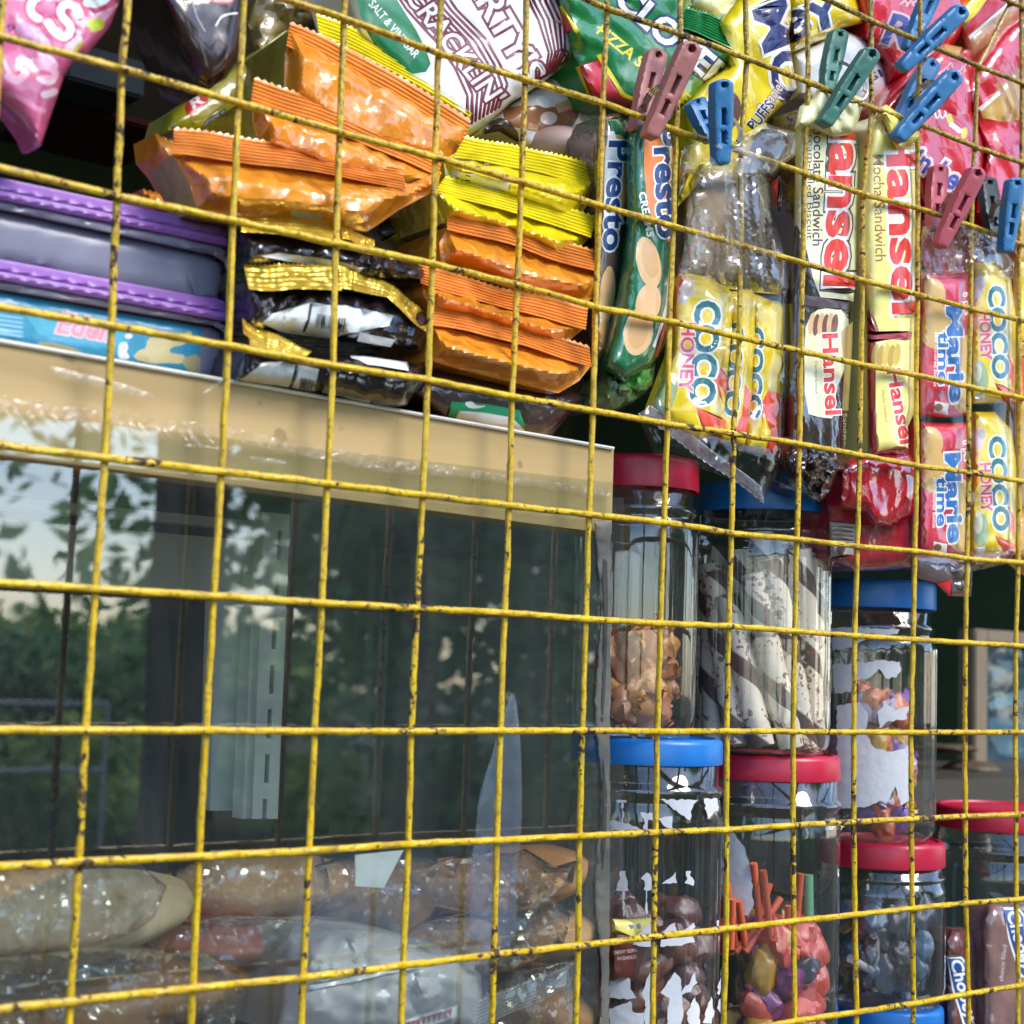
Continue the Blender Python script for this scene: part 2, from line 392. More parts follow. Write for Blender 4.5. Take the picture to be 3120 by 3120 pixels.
def seal(parent, p0, p1, p2, p3, Yt, Yb, mat, n=7, cols=54, teeth=1, amp=.0007, wave=.0016, name='seal', bowt=0, bowb=0):
    """crimped end fin of a wrapper: p0-p1 is its serrated free edge, p3-p2 the fold it stands on"""
    SEED[0] += 1; sd_ = SEED[0]*1.9
    rows = n*4; V = []; Fc = []
    for j in range(rows+1):
        t = j/rows
        for i in range(cols+1):
            s = i/cols; tt = t
            if j == 0: tt = -.07 if i % 2 else .03
            elif j == 1: tt = max(tt, .05)
            x = (p0[0]*(1-s)+p1[0]*s)*(1-tt)+(p3[0]*(1-s)+p2[0]*s)*tt
            y = (p0[1]*(1-s)+p1[1]*s)*(1-tt)+(p3[1]*(1-s)+p2[1]*s)*tt
            y += 4*s*(1-s)*(bowt*(1-tt)+bowb*tt)+9*noise.noise((s*3, tt*.6, sd_))
            Y = Yt*(1-t)+Yb*t + amp*math.sin(2*math.pi*n*t)*(1-.5*abs(noise.noise((s*7, t*3, sd_))))*(1 if .05 < t < .97 else .2)
            Y += wave*noise.noise((s*3.2, t*.8, sd_+3))+.6*wave*noise.noise((s*11, t*1.4, sd_+5))
            V.append(W(x, y, Y))
    for j in range(rows):
        for i in range(cols):
            a = j*(cols+1)+i; Fc.append((a, a+1, a+cols+2, a+cols+1))
    return build(name, V, Fc, mat, parent, sharp=60)

def tube(name, pts, r, mat, parent=None, seg=8, caps=True, wob=0.0, closed=False):
    V = []; Fc = []; n = len(pts); SEED[0] += 1
    up0 = None
    for i, p in enumerate(pts):
        a = pts[max(i-1, 0)]; b = pts[min(i+1, n-1)]
        if closed: a = pts[(i-1) % n]; b = pts[(i+1) % n]
        t = (b-a).normalized()
        u = Vector((0, 1, 0)) if abs(t.y) < .9 else Vector((1, 0, 0))
        u = (u-t*u.dot(t)).normalized(); v = t.cross(u)
        for k in range(seg):
            A = 2*math.pi*k/seg
            rr = r*(1+wob*noise.noise((p.x*190+k*.9, p.z*190, SEED[0]*2.3+math.cos(A))))
            V.append(p+(u*math.cos(A)+v*math.sin(A))*rr)
    m = n if closed else n-1
    for i in range(m):
        for k in range(seg):
            j = (i+1) % n
            Fc.append((i*seg+k, i*seg+(k+1) % seg, j*seg+(k+1) % seg, j*seg+k))
    if caps and not closed: Fc += [tuple(range(seg)), tuple(range((n-1)*seg, n*seg))[::-1]]
    return build(name, V, Fc, mat, parent)
def lathe(prof, ax, ay, seg=64, flute=0, amp=0.0, fz=None):
    """prof: list of (r,z); returns verts, faces of a turned shell; flutes press `flute` grooves into the rows inside fz"""
    V = []; Fc = []
    for r, z in prof:
        for k in range(seg):
            A = 2*math.pi*k/seg; rr = r
            if flute and fz[0] < z < fz[1]:
                w = min(1, (z-fz[0])/.006, (fz[1]-z)/.006)
                rr = r-amp*w*(abs(math.sin(A*flute/2))**.6*-1+1)
            V.append(Vector((ax+rr*math.cos(A), ay+rr*math.sin(A), z)))
    for i in range(len(prof)-1):
        for k in range(seg):
            Fc.append((i*seg+k, i*seg+(k+1) % seg, (i+1)*seg+(k+1) % seg, (i+1)*seg+k))
    return V, Fc
def box(name, lo, hi, mat, parent=None, bev=0.0, kind=None, label=None, cat=None):
    bm = bmesh.new(); bmesh.ops.create_cube(bm, size=1)
    for v in bm.verts:
        v.co = Vector((lo[i]+(v.co[i]+.5)*(hi[i]-lo[i]) for i in range(3)))
    if bev: bmesh.ops.bevel(bm, geom=bm.edges[:], offset=bev, segments=2, affect='EDGES')
    V = [v.co.copy() for v in bm.verts]; bm.verts.index_update(); Fc = [[v.index for v in f.verts] for f in bm.faces]; bm.free()
    o = build(name, V, Fc, mat, parent, sharp=30)
    if kind: o['kind'] = kind
    if label: o['label'] = label
    if cat: o['category'] = cat
    return o

# ================================================================== THE SETTING
M_FLOOR = plain((.30, .29, .27), .8, .3, 40, name='concrete')
M_WALL = plain((.035, .065, .03), .75, .2, 60, name='green_wall_paint')
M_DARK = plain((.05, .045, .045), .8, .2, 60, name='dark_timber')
M_ROOF = plain((.20, .17, .14), .8, .2, 30, name='roof_sheet')
GZ = -1.15
box('ground', (-40, -60, GZ-.3), (40, 40, GZ), plain((.055, .055, .032), .95, .6, 3, var=.45, name='earth_and_grass'), kind='structure')
box('floor', (-2.2, .02, GZ), (2.6, 3.0, GZ+.06), M_FLOOR, kind='structure')
room = {'back_wall': ((-2.2, 3.0, GZ), (2.6, 3.1, 1.2)), 'left_wall': ((-2.3, 0.02, GZ), (-2.2, 3.1, 1.2)),
        'right_wall': ((2.6, 0.02, GZ), (2.7, 3.1, 1.2)), 'front_wall': ((-2.2, .0, GZ), (2.6, .10, -.62)),
        'ceiling': ((-2.3, .02, 1.2), (2.7, 3.1, 1.26))}
for k, (a, b) in room.items(): box(k, a, b, M_WALL if 'wall' in k and k != 'front_wall' else M_ROOF, kind='structure')
t = box('shop_roof', (-2.8, -.10, 1.27), (3.2, 3.4, 1.33), M_ROOF); tag(t, 'sheet roof of the shop reaching out over the yellow wire grille', 'roof')
# the shop counter under everything
ZC = -.43
box('counter', (-1.0, .005, ZC-.04), (1.6, .62, ZC), plain((.28, .17, .08), .55, .2, 60, name='counter_wood'), label='brown wooden shop counter under the glass cabinet and jars', cat='counter')

# leafy trees and a post across the yard: they show in the cabinet glass
rt = random.Random(5)
def leaf_cloud(cx, cy, cz, rx, ry, rz, n, size, clumps):
    cs = []
    for _ in range(clumps):
        while True:
            v = Vector((rt.uniform(-1, 1), rt.uniform(-1, 1), rt.uniform(-1, 1)))
            if v.length < 1: break
        cs.append((Vector((cx+v.x*rx, cy+v.y*ry, cz+v.z*rz)), rt.uniform(.22, .42)))
    V = []; Fc = []
    for i in range(n):
        c, r = cs[i % clumps]
        p = c+Vector((rt.gauss(0, r*rx*.7), rt.gauss(0, r*ry*.7), rt.gauss(0, r*rz*.6)))
        a = Vector((rt.gauss(0, 1), rt.gauss(0, 1), rt.gauss(0, .6))).normalized(); b = a.orthogonal().normalized()
        b = (b*math.cos(rt.random()*6)+a.cross(b)*math.sin(rt.random()*6)).normalized()
        s = size*rt.uniform(.6, 1.3); k = len(V)
        V += [p-a*s, p+b*s*.45, p+a*s, p-b*s*.45]; Fc.append((k, k+1, k+2, k+3))
    return V, Fc
M_LEAF = [foliage_mat((.10, .25, .11), (.30, .54, .24)), foliage_mat((.18, .32, .11), (.40, .56, .20)), foliage_mat((.09, .23, .13), (.26, .46, .23))]
M_BARK = plain((.13, .09, .06), .9, .6, 30, name='bark')
def tree(x, y, h, w, mi, label):
    t = thing('leafy_tree', (x, y, GZ), label, 'tree', 'trees across the yard')
    tube('trunk', [Vector((x+.08*math.sin(i*1.3), y, GZ+h*.7*i/6)) for i in range(7)], .09*h/4, M_BARK, t, 8)
    V, Fc = leaf_cloud(x, y, GZ+h*.55, w, w*.8, h*.46, 9500, .10, 60)
    build('crown', V, Fc, M_LEAF[mi], t, smooth=False, recalc=False)
def rdir(px, py): d = ray(px, py); return Vector((d.x, -d.y, d.z))      # the way the cabinet glass throws that line of sight
def refl(px, dist):
    p = W(px, 2100, .014); d = rdir(px, 2100); k = dist/abs(d.y); return p.x+d.x*k, p.y+d.y*k
pv = [Vector((*[c*1 for c in (refl(px, d)[0], -d)], GZ+.03)) for px, d in ((960, 8.2), (1500, 8.2), (1540, 3.4), (900, 3.4))]
pv += [p-Vector((0, 0, .06)) for p in pv]
build('pavement', pv, [(0, 1, 2, 3), (7, 6, 5, 4), (0, 4, 5, 1), (1, 5, 6, 2), (2, 6, 7, 3), (3, 7, 4, 0)], plain((.42, .41, .41), .9, .3, 6, var=.2, name='pale_concrete'), smooth=False)['kind'] = 'structure'
x, y = refl(250, 6.0); x2, y2 = refl(330, 6.0)
rail = thing('railing', (x, y, GZ), 'thin white pipe railing standing in the yard across from the shop', 'railing')
for k in range(2): tube('pipe', [Vector((x-.55, y, GZ+.92-k*.28)), Vector((x2, y, GZ+.92-k*.28))], .009, plain((.6, .6, .62), .4, name='white_pipe'), rail, 8)
for q in (x-.5, x2): tube('pipe', [Vector((q, y, GZ)), Vector((q, y, GZ+.92))], .009, plain((.6, .6, .62), .4, name='white_pipe'), rail, 8)
for px, dist, h, w, mi, lab in [(1250, 7.5, 5.2, 2.0, 0, 'tall dark green tree across the yard, mirrored in the cabinet glass'),
                           (1900, 8.5, 5.6, 2.2, 2, 'broad blue-green tree at the right end of the yard'),
                           (1180, 11, 5.4, .9, 1, 'lighter green tree left of the tall dark one across the yard'),
                           (2500, 8, 5.0, 2.2, 0, 'dark tree farthest right across the yard'),
                           (150, 15, 1.5, 2.2, 1, 'low rounded tree far out at the left of the yard'),
                           (480, 15, 1.45, 1.9, 0, 'second low tree far out in the yard beside the timber post'),
                           (-420, 13, 1.25, 2.0, 2, 'tree at the far left edge of the yard'),
                           (-1500, 11, 5.0, 2.4, 0, 'big tree outside the frame on the left of the yard')]:
    x, y = refl(px, dist); tree(x, y, h, w, mi, lab)
V, Fc = [], []
for i in range(26):
    x, y = refl(-900+i*150, 9+rt.uniform(-1, 1)); v, f = leaf_cloud(x, y, GZ+.35, .7, .6, .38, 420, .07, 8)
    o = len(V); V += v; Fc += [tuple(q+o for q in g) for g in f]
tag(build('shrub_bed', V, Fc, M_LEAF[1], smooth=False, recalc=False), 'low green shrubs growing along the far side of the yard', 'shrubs', kind='stuff')
x, y = refl(555, 2.6)
box('timber_post', (x-.06, y-.06, GZ), (x+.06, y+.06, 1.2), plain((.11, .09, .06), .8, .4, 40, name='weathered_wood'), label='weathered square timber post standing in front of the shop', cat='post')

# ------------------------------------------------------------------ the welded wire grille, crossings measured
ROWS = {
-3: {12: (3081, 11), 13: (3117, 26)},
-2: {10: (2661, 70), 11: (2810, 132), 12: (2984, 207), 13: (3119, 258)},
-1: {6: (1855, 32), 7: (2079, 110), 8: (2281, 184), 9: (2468, 256), 10: (2661, 334), 11: (2801, 382), 12: (2974, 452), 13: (3119, 500)},
0: {3: (1053, 62), 4: (1341, 167), 5: (1605, 248), 6: (1842, 318), 7: (2066, 404), 9: (2457, 533), 10: (2634, 597), 11: (2801, 638), 12: (2965, 694)},
1: {1: (377, 215), 2: (732, 318), 3: (1040, 407), 4: (1331, 484), 5: (1594, 560), 6: (1831, 630), 7: (2057, 694), 8: (2263, 751), 9: (2451, 805), 10: (2634, 858), 11: (2801, 901), 12: (2963, 944), 13: (3110, 977)},
2: {1: (360, 602), 2: (714, 676), 3: (1028, 745), 4: (1323, 807), 5: (1581, 872), 6: (1820, 939), 7: (2045, 983), 8: (2258, 1031), 9: (2446, 1074), 10: (2629, 1114), 11: (2797, 1146), 12: (2957, 1181), 13: (3113, 1214)},
3: {1: (344.5, 995.6), 2: (700, 1057), 3: (1020, 1117), 4: (1309, 1160), 5: (1565, 1211), 6: (1812, 1254), 7: (2039, 1294), 8: (2241, 1323), 9: (2442, 1355), 10: (2624, 1389), 11: (2799, 1421), 12: (2957, 1440), 13: (3111, 1467)},
4: {1: (323, 1397), 2: (679, 1439), 3: (1002, 1475), 4: (1293, 1510), 5: (1557, 1542), 6: (1800, 1569), 7: (2028, 1593), 8: (2234, 1626), 9: (2433, 1644), 10: (2618, 1666), 11: (2793, 1680), 12: (2952, 1704), 13: (3108, 1714)},
5: {1: (295, 1795), 2: (656, 1817), 3: (985, 1838), 4: (1275, 1854), 5: (1543, 1868), 6: (1790, 1887), 7: (2017, 1900), 8: (2225, 1908), 9: (2427, 1924), 10: (2610, 1938), 11: (2788, 1949), 12: (2947, 1959), 13: (3100, 1967)},
6: {1: (266, 2225), 2: (632, 2225), 3: (963, 2228), 4: (1258, 2228), 5: (1530, 2226), 6: (1780, 2226), 7: (2009, 2228), 8: (2220, 2228), 9: (2422, 2228), 10: (2607, 2231), 11: (2781, 2231), 12: (2945, 2231), 13: (3099, 2231)},
7: {1: (245, 2625), 2: (611, 2608), 3: (947, 2591), 4: (1249, 2570), 5: (1519, 2559), 6: (1771, 2546), 7: (2003, 2535), 8: (2219, 2527), 9: (2422, 2513), 10: (2607, 2503), 11: (2782, 2494), 12: (2947, 2486), 13: (3101, 2481)},
8: {1: (218, 3049), 2: (592, 3009), 3: (929, 2976), 4: (1233, 2939), 5: (1511, 2906), 6: (1767, 2879), 7: (1998, 2852), 8: (2219, 2828), 9: (2424, 2804), 10: (2610, 2785), 11: (2785, 2766), 12: (2948, 2750), 13: (3102, 2739)},
9: {9: (2426, 3108), 10: (2616, 3081), 11: (2790, 3054), 12: (2956, 3025), 13: (3109, 3000)}}
G = {(h, v): W(*p, 0.0) for h, r in ROWS.items() for v, p in r.items()}
XV = {v: np.mean([p.x for (h, u), p in G.items() if u == v]) for v in range(1, 14)}
ZH = {h: np.mean([p.z for (g, u), p in G.items() if g == h]) for h in ROWS}
XV[0] = W(8, 60, 0).x; XV[-1] = XV[0]-.05; XV[-2] = XV[0]-.1; XV[14] = XV[13]+.05; XV[15] = XV[13]+.1
for h in (-4, -5): ZH[h] = ZH[h+1]+.05 if h+1 in ZH else 0
for h in (10, 11): ZH[h] = ZH[h-1]-.05
gridpt = lambda h, v: G.get((h, v), Vector((XV[v], 0, ZH[h])))
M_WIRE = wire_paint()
grille = thing('wire_grille', (0, 0, ZH[11]), 'yellow welded wire grille with chipped paint across the shop front', 'grille')
def dense(pts, off, k=14):
    out = []
    for a, b in zip(pts[:-1], pts[1:]):
        for i in range(k):
            s = i/k; p = a.lerp(b, s); out.append(Vector((p.x+.00025*noise.noise(p*90), off+.0003*noise.noise(p*60+Vector((5, 0, 0))), p.z+.00025*noise.noise(p*90+Vector((0, 7, 0))))))
    out.append(Vector((pts[-1].x, off, pts[-1].z))); return out
for h in sorted(ZH):
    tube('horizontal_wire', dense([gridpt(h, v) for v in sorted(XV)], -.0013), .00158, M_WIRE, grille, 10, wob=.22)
for v in sorted(XV):
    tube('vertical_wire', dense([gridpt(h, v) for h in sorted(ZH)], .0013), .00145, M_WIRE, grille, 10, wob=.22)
# a few weld beads at crossings
V, Fc = [], []
for (h, v), p in G.items():
    for k in range(1):
        c = p+Vector((0, 0, 0)); b = len(V)
        for ring in range(5):
            a = math.pi*ring/4
            for q in range(8):
                A = 2*math.pi*q/8
                V.append(c+Vector((math.sin(a)*math.cos(A)*.0021, math.cos(a)*.0017, math.sin(a)*math.sin(A)*.0020)))
        for ring in range(4):
            for q in range(8): Fc.append((b+ring*8+q, b+ring*8+(q+1) % 8, b+(ring+1)*8+(q+1) % 8, b+(ring+1)*8+q))
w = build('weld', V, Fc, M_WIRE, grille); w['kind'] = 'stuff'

# ================================================================== THE GLASS CABINET
YG = .0135
cab = thing('display_cabinet', (W(900, 2000, .15).x, .15, ZC), 'glass fronted display cabinet with tan top board and bread inside', 'cabinet')
M_BOARD = wood_board()
sheet('top_board', [(-120, 1021), (1870, 1369), (1863, 1626), (-120, 1370)], .0165, M_BOARD, thick=0, wr=0, grid=60, back=.018, parent=cab)
M_EDGE = plain((.80, .76, .68), .35, .05, 80, name='pale_edging')
# pale strip along the board's upper edge, then the cabinet roof behind it
tube('edge_strip', [W(-120+i*66.3, 1018+i*11.62, .0155) for i in range(31)], .0009, M_EDGE, cab, 6)
pr, pl = W(1862, 1372, .03), W(-120, 1024, .03)
M_SHELF = plain((.22, .16, .10), .6, .2, 60, name='brown_board')
def slabq(name, a, b, y0, y1, th, mat, parent):
    V = [Vector((p.x, y, p.z-d)) for d in (0, th) for (p, y) in ((a, y0), (b, y0), (b, y1), (a, y1))]
    return build(name, V, [(0, 1, 2, 3), (7, 6, 5, 4), (0, 4, 5, 1), (1, 5, 6, 2), (2, 6, 7, 3), (3, 7, 4, 0)], mat, parent, smooth=False)
slabq('cabinet_roof', pl, pr, .0346, .33, .009, M_SHELF, cab)
XR = W(1866, 2000, YG).x; XL = W(-120, 2000, YG).x
M_GLASS = film((.84, .90, .88), .008, 2.25, .010, .012, 9, .004, (.6, .62, .6), .075)
gtop = [W(-120, 1243, YG), W(1867, 1470, YG)]
V = [gtop[0], gtop[1], Vector((gtop[1].x-.0005, YG, ZC+.01)), Vector((gtop[0].x, YG, ZC+.01))]
V += [p+Vector((0, .003, 0)) for p in V]
FB = [(0, 1, 2, 3), (7, 6, 5, 4), (0, 4, 5, 1), (1, 5, 6, 2), (2, 6, 7, 3), (3, 7, 4, 0)]
build('front_glass', V[:4], [(0, 1, 2, 3)], M_GLASS, cab, smooth=False)
zt = W(1860, 1640, .04).z
V = [Vector((XR-.001, .018, zt)), Vector((XR-.001, .31, zt)), Vector((XR-.001, .31, ZC)), Vector((XR-.001, .018, ZC))]
build('side_glass', V, [(0, 1, 2, 3)], film((.88, .91, .90), .02, .6, .015, .01, 9, .0), cab, smooth=False)
# grey silicone bead and dirty edge of the front pane
M_SIL = plain((.095, .092, .08), .6, .5, 90, var=.35, name='old_silicone')
rr = random.Random(3)
L_ = [(1822+rr.uniform(-3, 3)+9*math.sin(y*.011), y) for y in range(1590, 3190, 26)]
R2 = [(1862-(y-1590)*.004+rr.uniform(-2, 2), y) for y in range(1590, 3190, 26)]
sheet('silicone_bead', L_+R2[::-1], .0125, M_SIL, thick=.0009, fall=14, wr=.0005, wsc=24, grid=9, parent=cab)
sheet('dark_joint', [(1840, 1700), (1850, 1712), (1853, 1830), (1846, 2060), (1838, 2200), (1832, 2190), (1837, 2040), (1841, 1860), (1836, 1760)], .0112, plain((.03, .03, .028), .6, .2, 90, name='black_gap'), thick=0, wr=0, grid=20, parent=cab)
sheet('dark_joint', [(1838, 2300), (1850, 2420), (1846, 2560), (1836, 2655), (1832, 2590), (1838, 2470)], .0112, plain((.03, .03, .028), .6, .2, 90, name='black_gap'), thick=0, wr=0, grid=20, parent=cab)
# clear tape along the top of the pane, with hatched torn edge
M_TAPE = film((.97, .94, .88), .05, .8, .16, .5, 120, .02, (.80, .74, .60))
sheet('clear_tape', [(-100, 1190), (200, 1235), (640, 1292), (1100, 1378), (1500, 1440), (1862, 1492), (1860, 1512), (1640, 1486), (1400, 1452), (1180, 1440), (880, 1378), (660, 1330), (300, 1292), (0, 1250), (-100, 1240)], .0128, M_TAPE, thick=0, wr=.0004, grid=26, parent=cab)
M_SCR = film((.97, .95, .9), .10, .6, .2, .4, 160, .03, (.9, .84, .7))
for i in range(17):
    x = 8+i*38+rr.uniform(-8, 8); y = 1238+x*.118+rr.uniform(-4, 4); k = rr.uniform(.6, 1.2)
    sheet('tape_tear', smooth([(x, y), (x+13*k, y+4), (x+46*k, y+58*k), (x+62*k, y+70*k), (x+26*k, y+46*k), (x+2, y+26*k)]), .0124, M_SCR, thick=.0003, fall=10, wr=0, grid=14, parent=cab)
for pts in ([(130, 1108), (240, 1135), (380, 1170), (480, 1205), (470, 1222), (330, 1190), (200, 1160)], [(610, 1200), (640, 1180), (672, 1158), (676, 1164), (640, 1192), (614, 1208)],
            [(545, 1358), (600, 1352), (700, 1372), (640, 1366)], [(740, 1388), (840, 1398), (890, 1416), (800, 1412)], [(640, 1360), (760, 1366), (690, 1372)]):
    sheet('tape_tear', smooth(pts), .0124, M_SCR, thick=.0003, fall=10, wr=0, grid=14, parent=cab)
# ---- inside: pale back frame, screen panel, slotted upright, dark back
YB = .30
M_PALE = plain((.52, .57, .54), .5, .15, 60, var=.12, name='pale_green_grey_paint')
M_STEEL = plain((.68, .72, .70), .38, .15, 90, metal=.25, name='galvanised_steel')
M_BLK = plain((.014, .018, .017), .7, .2, 60, name='dark_backing')
fr = bpy.data.objects.new('back_frame', None); COL.objects.link(fr); fr.parent = cab; fr.location = Vector((W(400, 1700, YB).x, YB, W(400, 1800, YB).z))-cab.location
sheet('rail', [(-140, 1568), (770, 1648), (660, 1716), (660, 1812), (-140, 1762)], YB, M_PALE, thick=0, wr=0, grid=70, back=.02, parent=fr)
sheet('rail', [(-140, 1498), (800, 1590), (800, 1618), (-140, 1530)], YB-.004, M_PALE, thick=0, wr=0, grid=70, back=.02, parent=fr)
sheet('stile', [(770, 1648), (748, 2470), (640, 2470), (660, 1716)], YB-.001, M_PALE, thick=0, wr=0, grid=70, back=.02, parent=fr)
M_SCREEN = plain((.020, .025, .027), .75, .8, 900, var=.3, name='woven_screen')
sheet('screen_panel', [(-140, 1764), (658, 1814), (640, 3000), (-140, 3000)], YB+.012, M_SCREEN, thick=0, wr=0, grid=70, back=.004, parent=fr)
sheet('back_panel', [(-200, 1380), (1900, 1500), (1900, 3260), (-200, 3260)], YB+.035, M_BLK, thick=0, wr=0, grid=150, back=.006, parent=cab)
slots = []
for i in range(8):
    y = 1618+i*136.0; x = 853-(y-1600)*.055
    slots.append([(x-6, y), (x+8, y), (x+4, y+88), (x-10, y+88)])
sheet('slotted_upright', [(806, 1560), (884, 1568), (846, 2495), (768, 2495)], YB-.03, M_STEEL, holes=slots, thick=0, wr=0, grid=60, back=.012, parent=cab)
sheet('upright_flange', [(776, 1645), (804, 1600), (766, 2495), (738, 2495)], YB-.022, M_STEEL, thick=0, wr=0, grid=60, back=.012, parent=cab)
box('cabinet_base', (XL, .0175, ZC), (XR-.004, .33, ZC+.012), M_SHELF, cab)

# ---- bread and bags behind the glass
BR = [bread_mat((.34, .14, .04), (.52, .26, .10)), bread_mat((.40, .20, .08), (.60, .36, .17)), bread_mat((.22, .10, .035), (.36, .18, .07))]
def blob(name, px, py, rxp, ryp, Y, ry, rot, mat, lump=.08, parent=None, flat=0.0, **k):
    """rounded loaf centred at (px,py), half axes in px, half depth ry in metres"""
    c = W(px, py, Y); zc = (c-CAM).dot(RF); s = zc/F_PX; SEED[0] += 1
    bm = bmesh.new(); bmesh.ops.create_icosphere(bm, subdivisions=4, radius=1)
    V = []
    ca, sa = math.cos(R_(rot)), math.sin(R_(rot))
    for v in bm.verts:
        p = v.co*(1+lump*noise.noise(v.co*1.7+Vector((SEED[0], 0, 0)))+lump*.4*noise.noise(v.co*5+Vector((0, SEED[0], 0))))
        if flat and p.z < -flat: p.z = -flat+(p.z+flat)*.25
        x = p.x*rxp*s*1.22; z = p.z*ryp*s
        V.append(c+Vector((x*ca-z*sa, p.y*ry, x*sa+z*ca)))
    Fc = [[v.index for v in f.verts] for f in bm.faces]; bm.free()
    o = build(name, V, Fc, mat, parent, sharp=80)
    if parent is None: tag(o, k.get('label'), k.get('cat'), k.get('group'))
    return o
M_BAG = film((.95, .95, .94), .05, 1.6, .07, .35, 40, .02)
def bag(label, c, breads, outline, Y, thick=.02, name='bread_bag', wr=.004, mat=None):
    t = thing(name, W(c[0], c[1], Y), label, 'bag of bread', 'bagged bread in the cabinet')
    for b in breads: blob('bread_roll', *b, parent=t)
    sheet('clear_bag', outline, Y, mat or M_BAG, thick=thick, fall=110, wr=wr*1.5, wsc=80, grid=15, parent=t, sharp=24)
    return t
M_CREAM = bread_mat((.36, .25, .13), (.48, .40, .27))
bag('big pale loaf in a clear bag at the left behind the glass', (200, 2930), [(190, 2800, 330, 125, .10, .05, 9, M_CREAM, .05), (20, 2720, 190, 90, .13, .04, 5, BR[1])],
    [(-120, 2640), (150, 2620), (420, 2630), (510, 2700), (470, 2800), (400, 2850), (210, 2900), (-120, 2930)], .045)
bag('brown loaf in a crinkled bag low at the left of the cabinet', (330, 3200), [(330, 3020, 420, 110, .12, .05, 4, BR[2], .05), (120, 3150, 300, 90, .09, .05, 0, BR[2])],
    [(-120, 2930), (300, 2880), (620, 2900), (760, 3000), (700, 3160), (-120, 3180)], .05)
bag('long brown loaf in a bag under the slotted steel upright', (780, 2800), [(770, 2700, 250, 95, .17, .05, 5, BR[1], .05)],
    [(520, 2650), (640, 2590), (980, 2590), (1020, 2740), (900, 2810), (560, 2800)], .11)
bag('reddish bun in a bag left of the white printed packet', (720, 2900), [(720, 2870, 230, 70, .12, .04, -3, plain((.42, .14, .11), .5, .3, 80, var=.25, name='red_glaze'), .06)],
    [(420, 2830), (700, 2790), (960, 2800), (940, 2920), (700, 2970), (480, 2910)], .09)
bag('dark brown bun in a bag beside the small white paper tag', (1180, 2800), [(1190, 2730, 190, 95, .15, .05, 15, BR[2], .05), (1000, 2700, 160, 80, .18, .05, 0, BR[2])],
    [(950, 2640), (1100, 2590), (1330, 2610), (1380, 2760), (1200, 2860), (960, 2820)], .10)
bag('glossy brown roll in a knotted clear bag at the upper right', (1560, 2780), [(1590, 2670, 150, 75, .09, .04, 18, BR[0], .06), (1390, 2700, 130, 80, .11, .04, 10, BR[0])],
    [(1290, 2640), (1420, 2600), (1560, 2600), (1600, 2585), (1690, 2640), (1760, 2620), (1750, 2690), (1620, 2770), (1480, 2790), (1320, 2760)], .05, wr=.006)
bag('two tan rolls side by side in a clear bag on the right', (1500, 2930), [(1640, 2845, 125, 62, .085, .035, 14, BR[1], .05), (1350, 2880, 130, 60, .085, .035, 20, BR[1], .06), (1500, 2800, 130, 30, .12, .03, 18, plain((.06, .09, .03), .6, .2, 90, name='green_filling'))],
    [(1180, 2890), (1300, 2810), (1500, 2760), (1680, 2730), (1745, 2790), (1730, 2880), (1560, 2960), (1300, 2990), (1190, 2960)], .05, wr=.005)
bag('brown speckled slice in a zip sealed bag at the bottom right', (1640, 3240), [(1640, 3090, 110, 110, .09, .035, 0, BR[0], .05), (1560, 2990, 120, 45, .11, .03, 10, BR[1])],
    [(1480, 3020), (1560, 2960), (1760, 2920), (1770, 3180), (1480, 3180)], .05)
M_ZIP = film((.9, .9, .92), .42, .7, .2, .3, 200, .05, (.78, .80, .84))
seal(None, (1420, 3060), (1752, 2930), (1752, 3005), (1420, 3150), .044, .046, M_ZIP, 8, 40, name='zip_strip')
tag(bpy.data.objects['zip_strip'], 'ribbed translucent zip strip of the bag at the bottom right', 'zip strip')
M_WHT = foil((.46, .44, .42), .35, 0, .3, .3, .06)
M_REDP = foil((.55, .05, .05), .35); M_GREY = foil((.55, .56, .55), .4)
sheet('white_bread_packet', smooth([(860, 3040), (900, 2900), (1020, 2830), (1250, 2845), (1420, 2910), (1480, 2990), (1440, 3170), (820, 3180)]), .055, M_WHT,
      [poly([(1230, 3110), (1395, 3060), (1392, 3100), (1225, 3150)], plain((.85, .85, .84), .5))]+[poly([(1235+i*16, 3118-i*5), (1251+i*16, 3112-i*5), (1243+i*16, 3142-i*5)], M_REDP) for i in range(9)]
      + [poly([(900, 3010), (1300, 2930), (1300, 2945), (900, 3028)], M_GREY)],
      thick=.03, fall=120, wr=.004, back=.05, label='white printed bread packet with red zigzag lettering at the bottom centre', cat='bread packet')
sheet('paper_tag', [(1082, 2605), (1230, 2590), (1170, 2705), (1082, 2700)], .042, plain((.62, .66, .66), .6), thick=.0004, wr=.0006, back=.0004, label='small pale paper tag lying against the brown buns', cat='paper tag')
M_LAV = film((.90, .91, .99), .22, .6, .25, .15, 40, .02, (.46, .50, .78))  # tinted film stands in for a reflection lying over the bread
sheet('lavender_reflection', smooth([(1562, 2100), (1578, 2160), (1590, 2330), (1590, 2540), (1572, 2660), (1578, 2890), (1432, 2902), (1430, 2660), (1452, 2520), (1455, 2440), (1500, 2290), (1540, 2150)]), .028, M_LAV, thick=.002, fall=60, wr=.0004,
      label='pale lavender reflection in the cabinet glass, built as a sheet of film', cat='reflection')

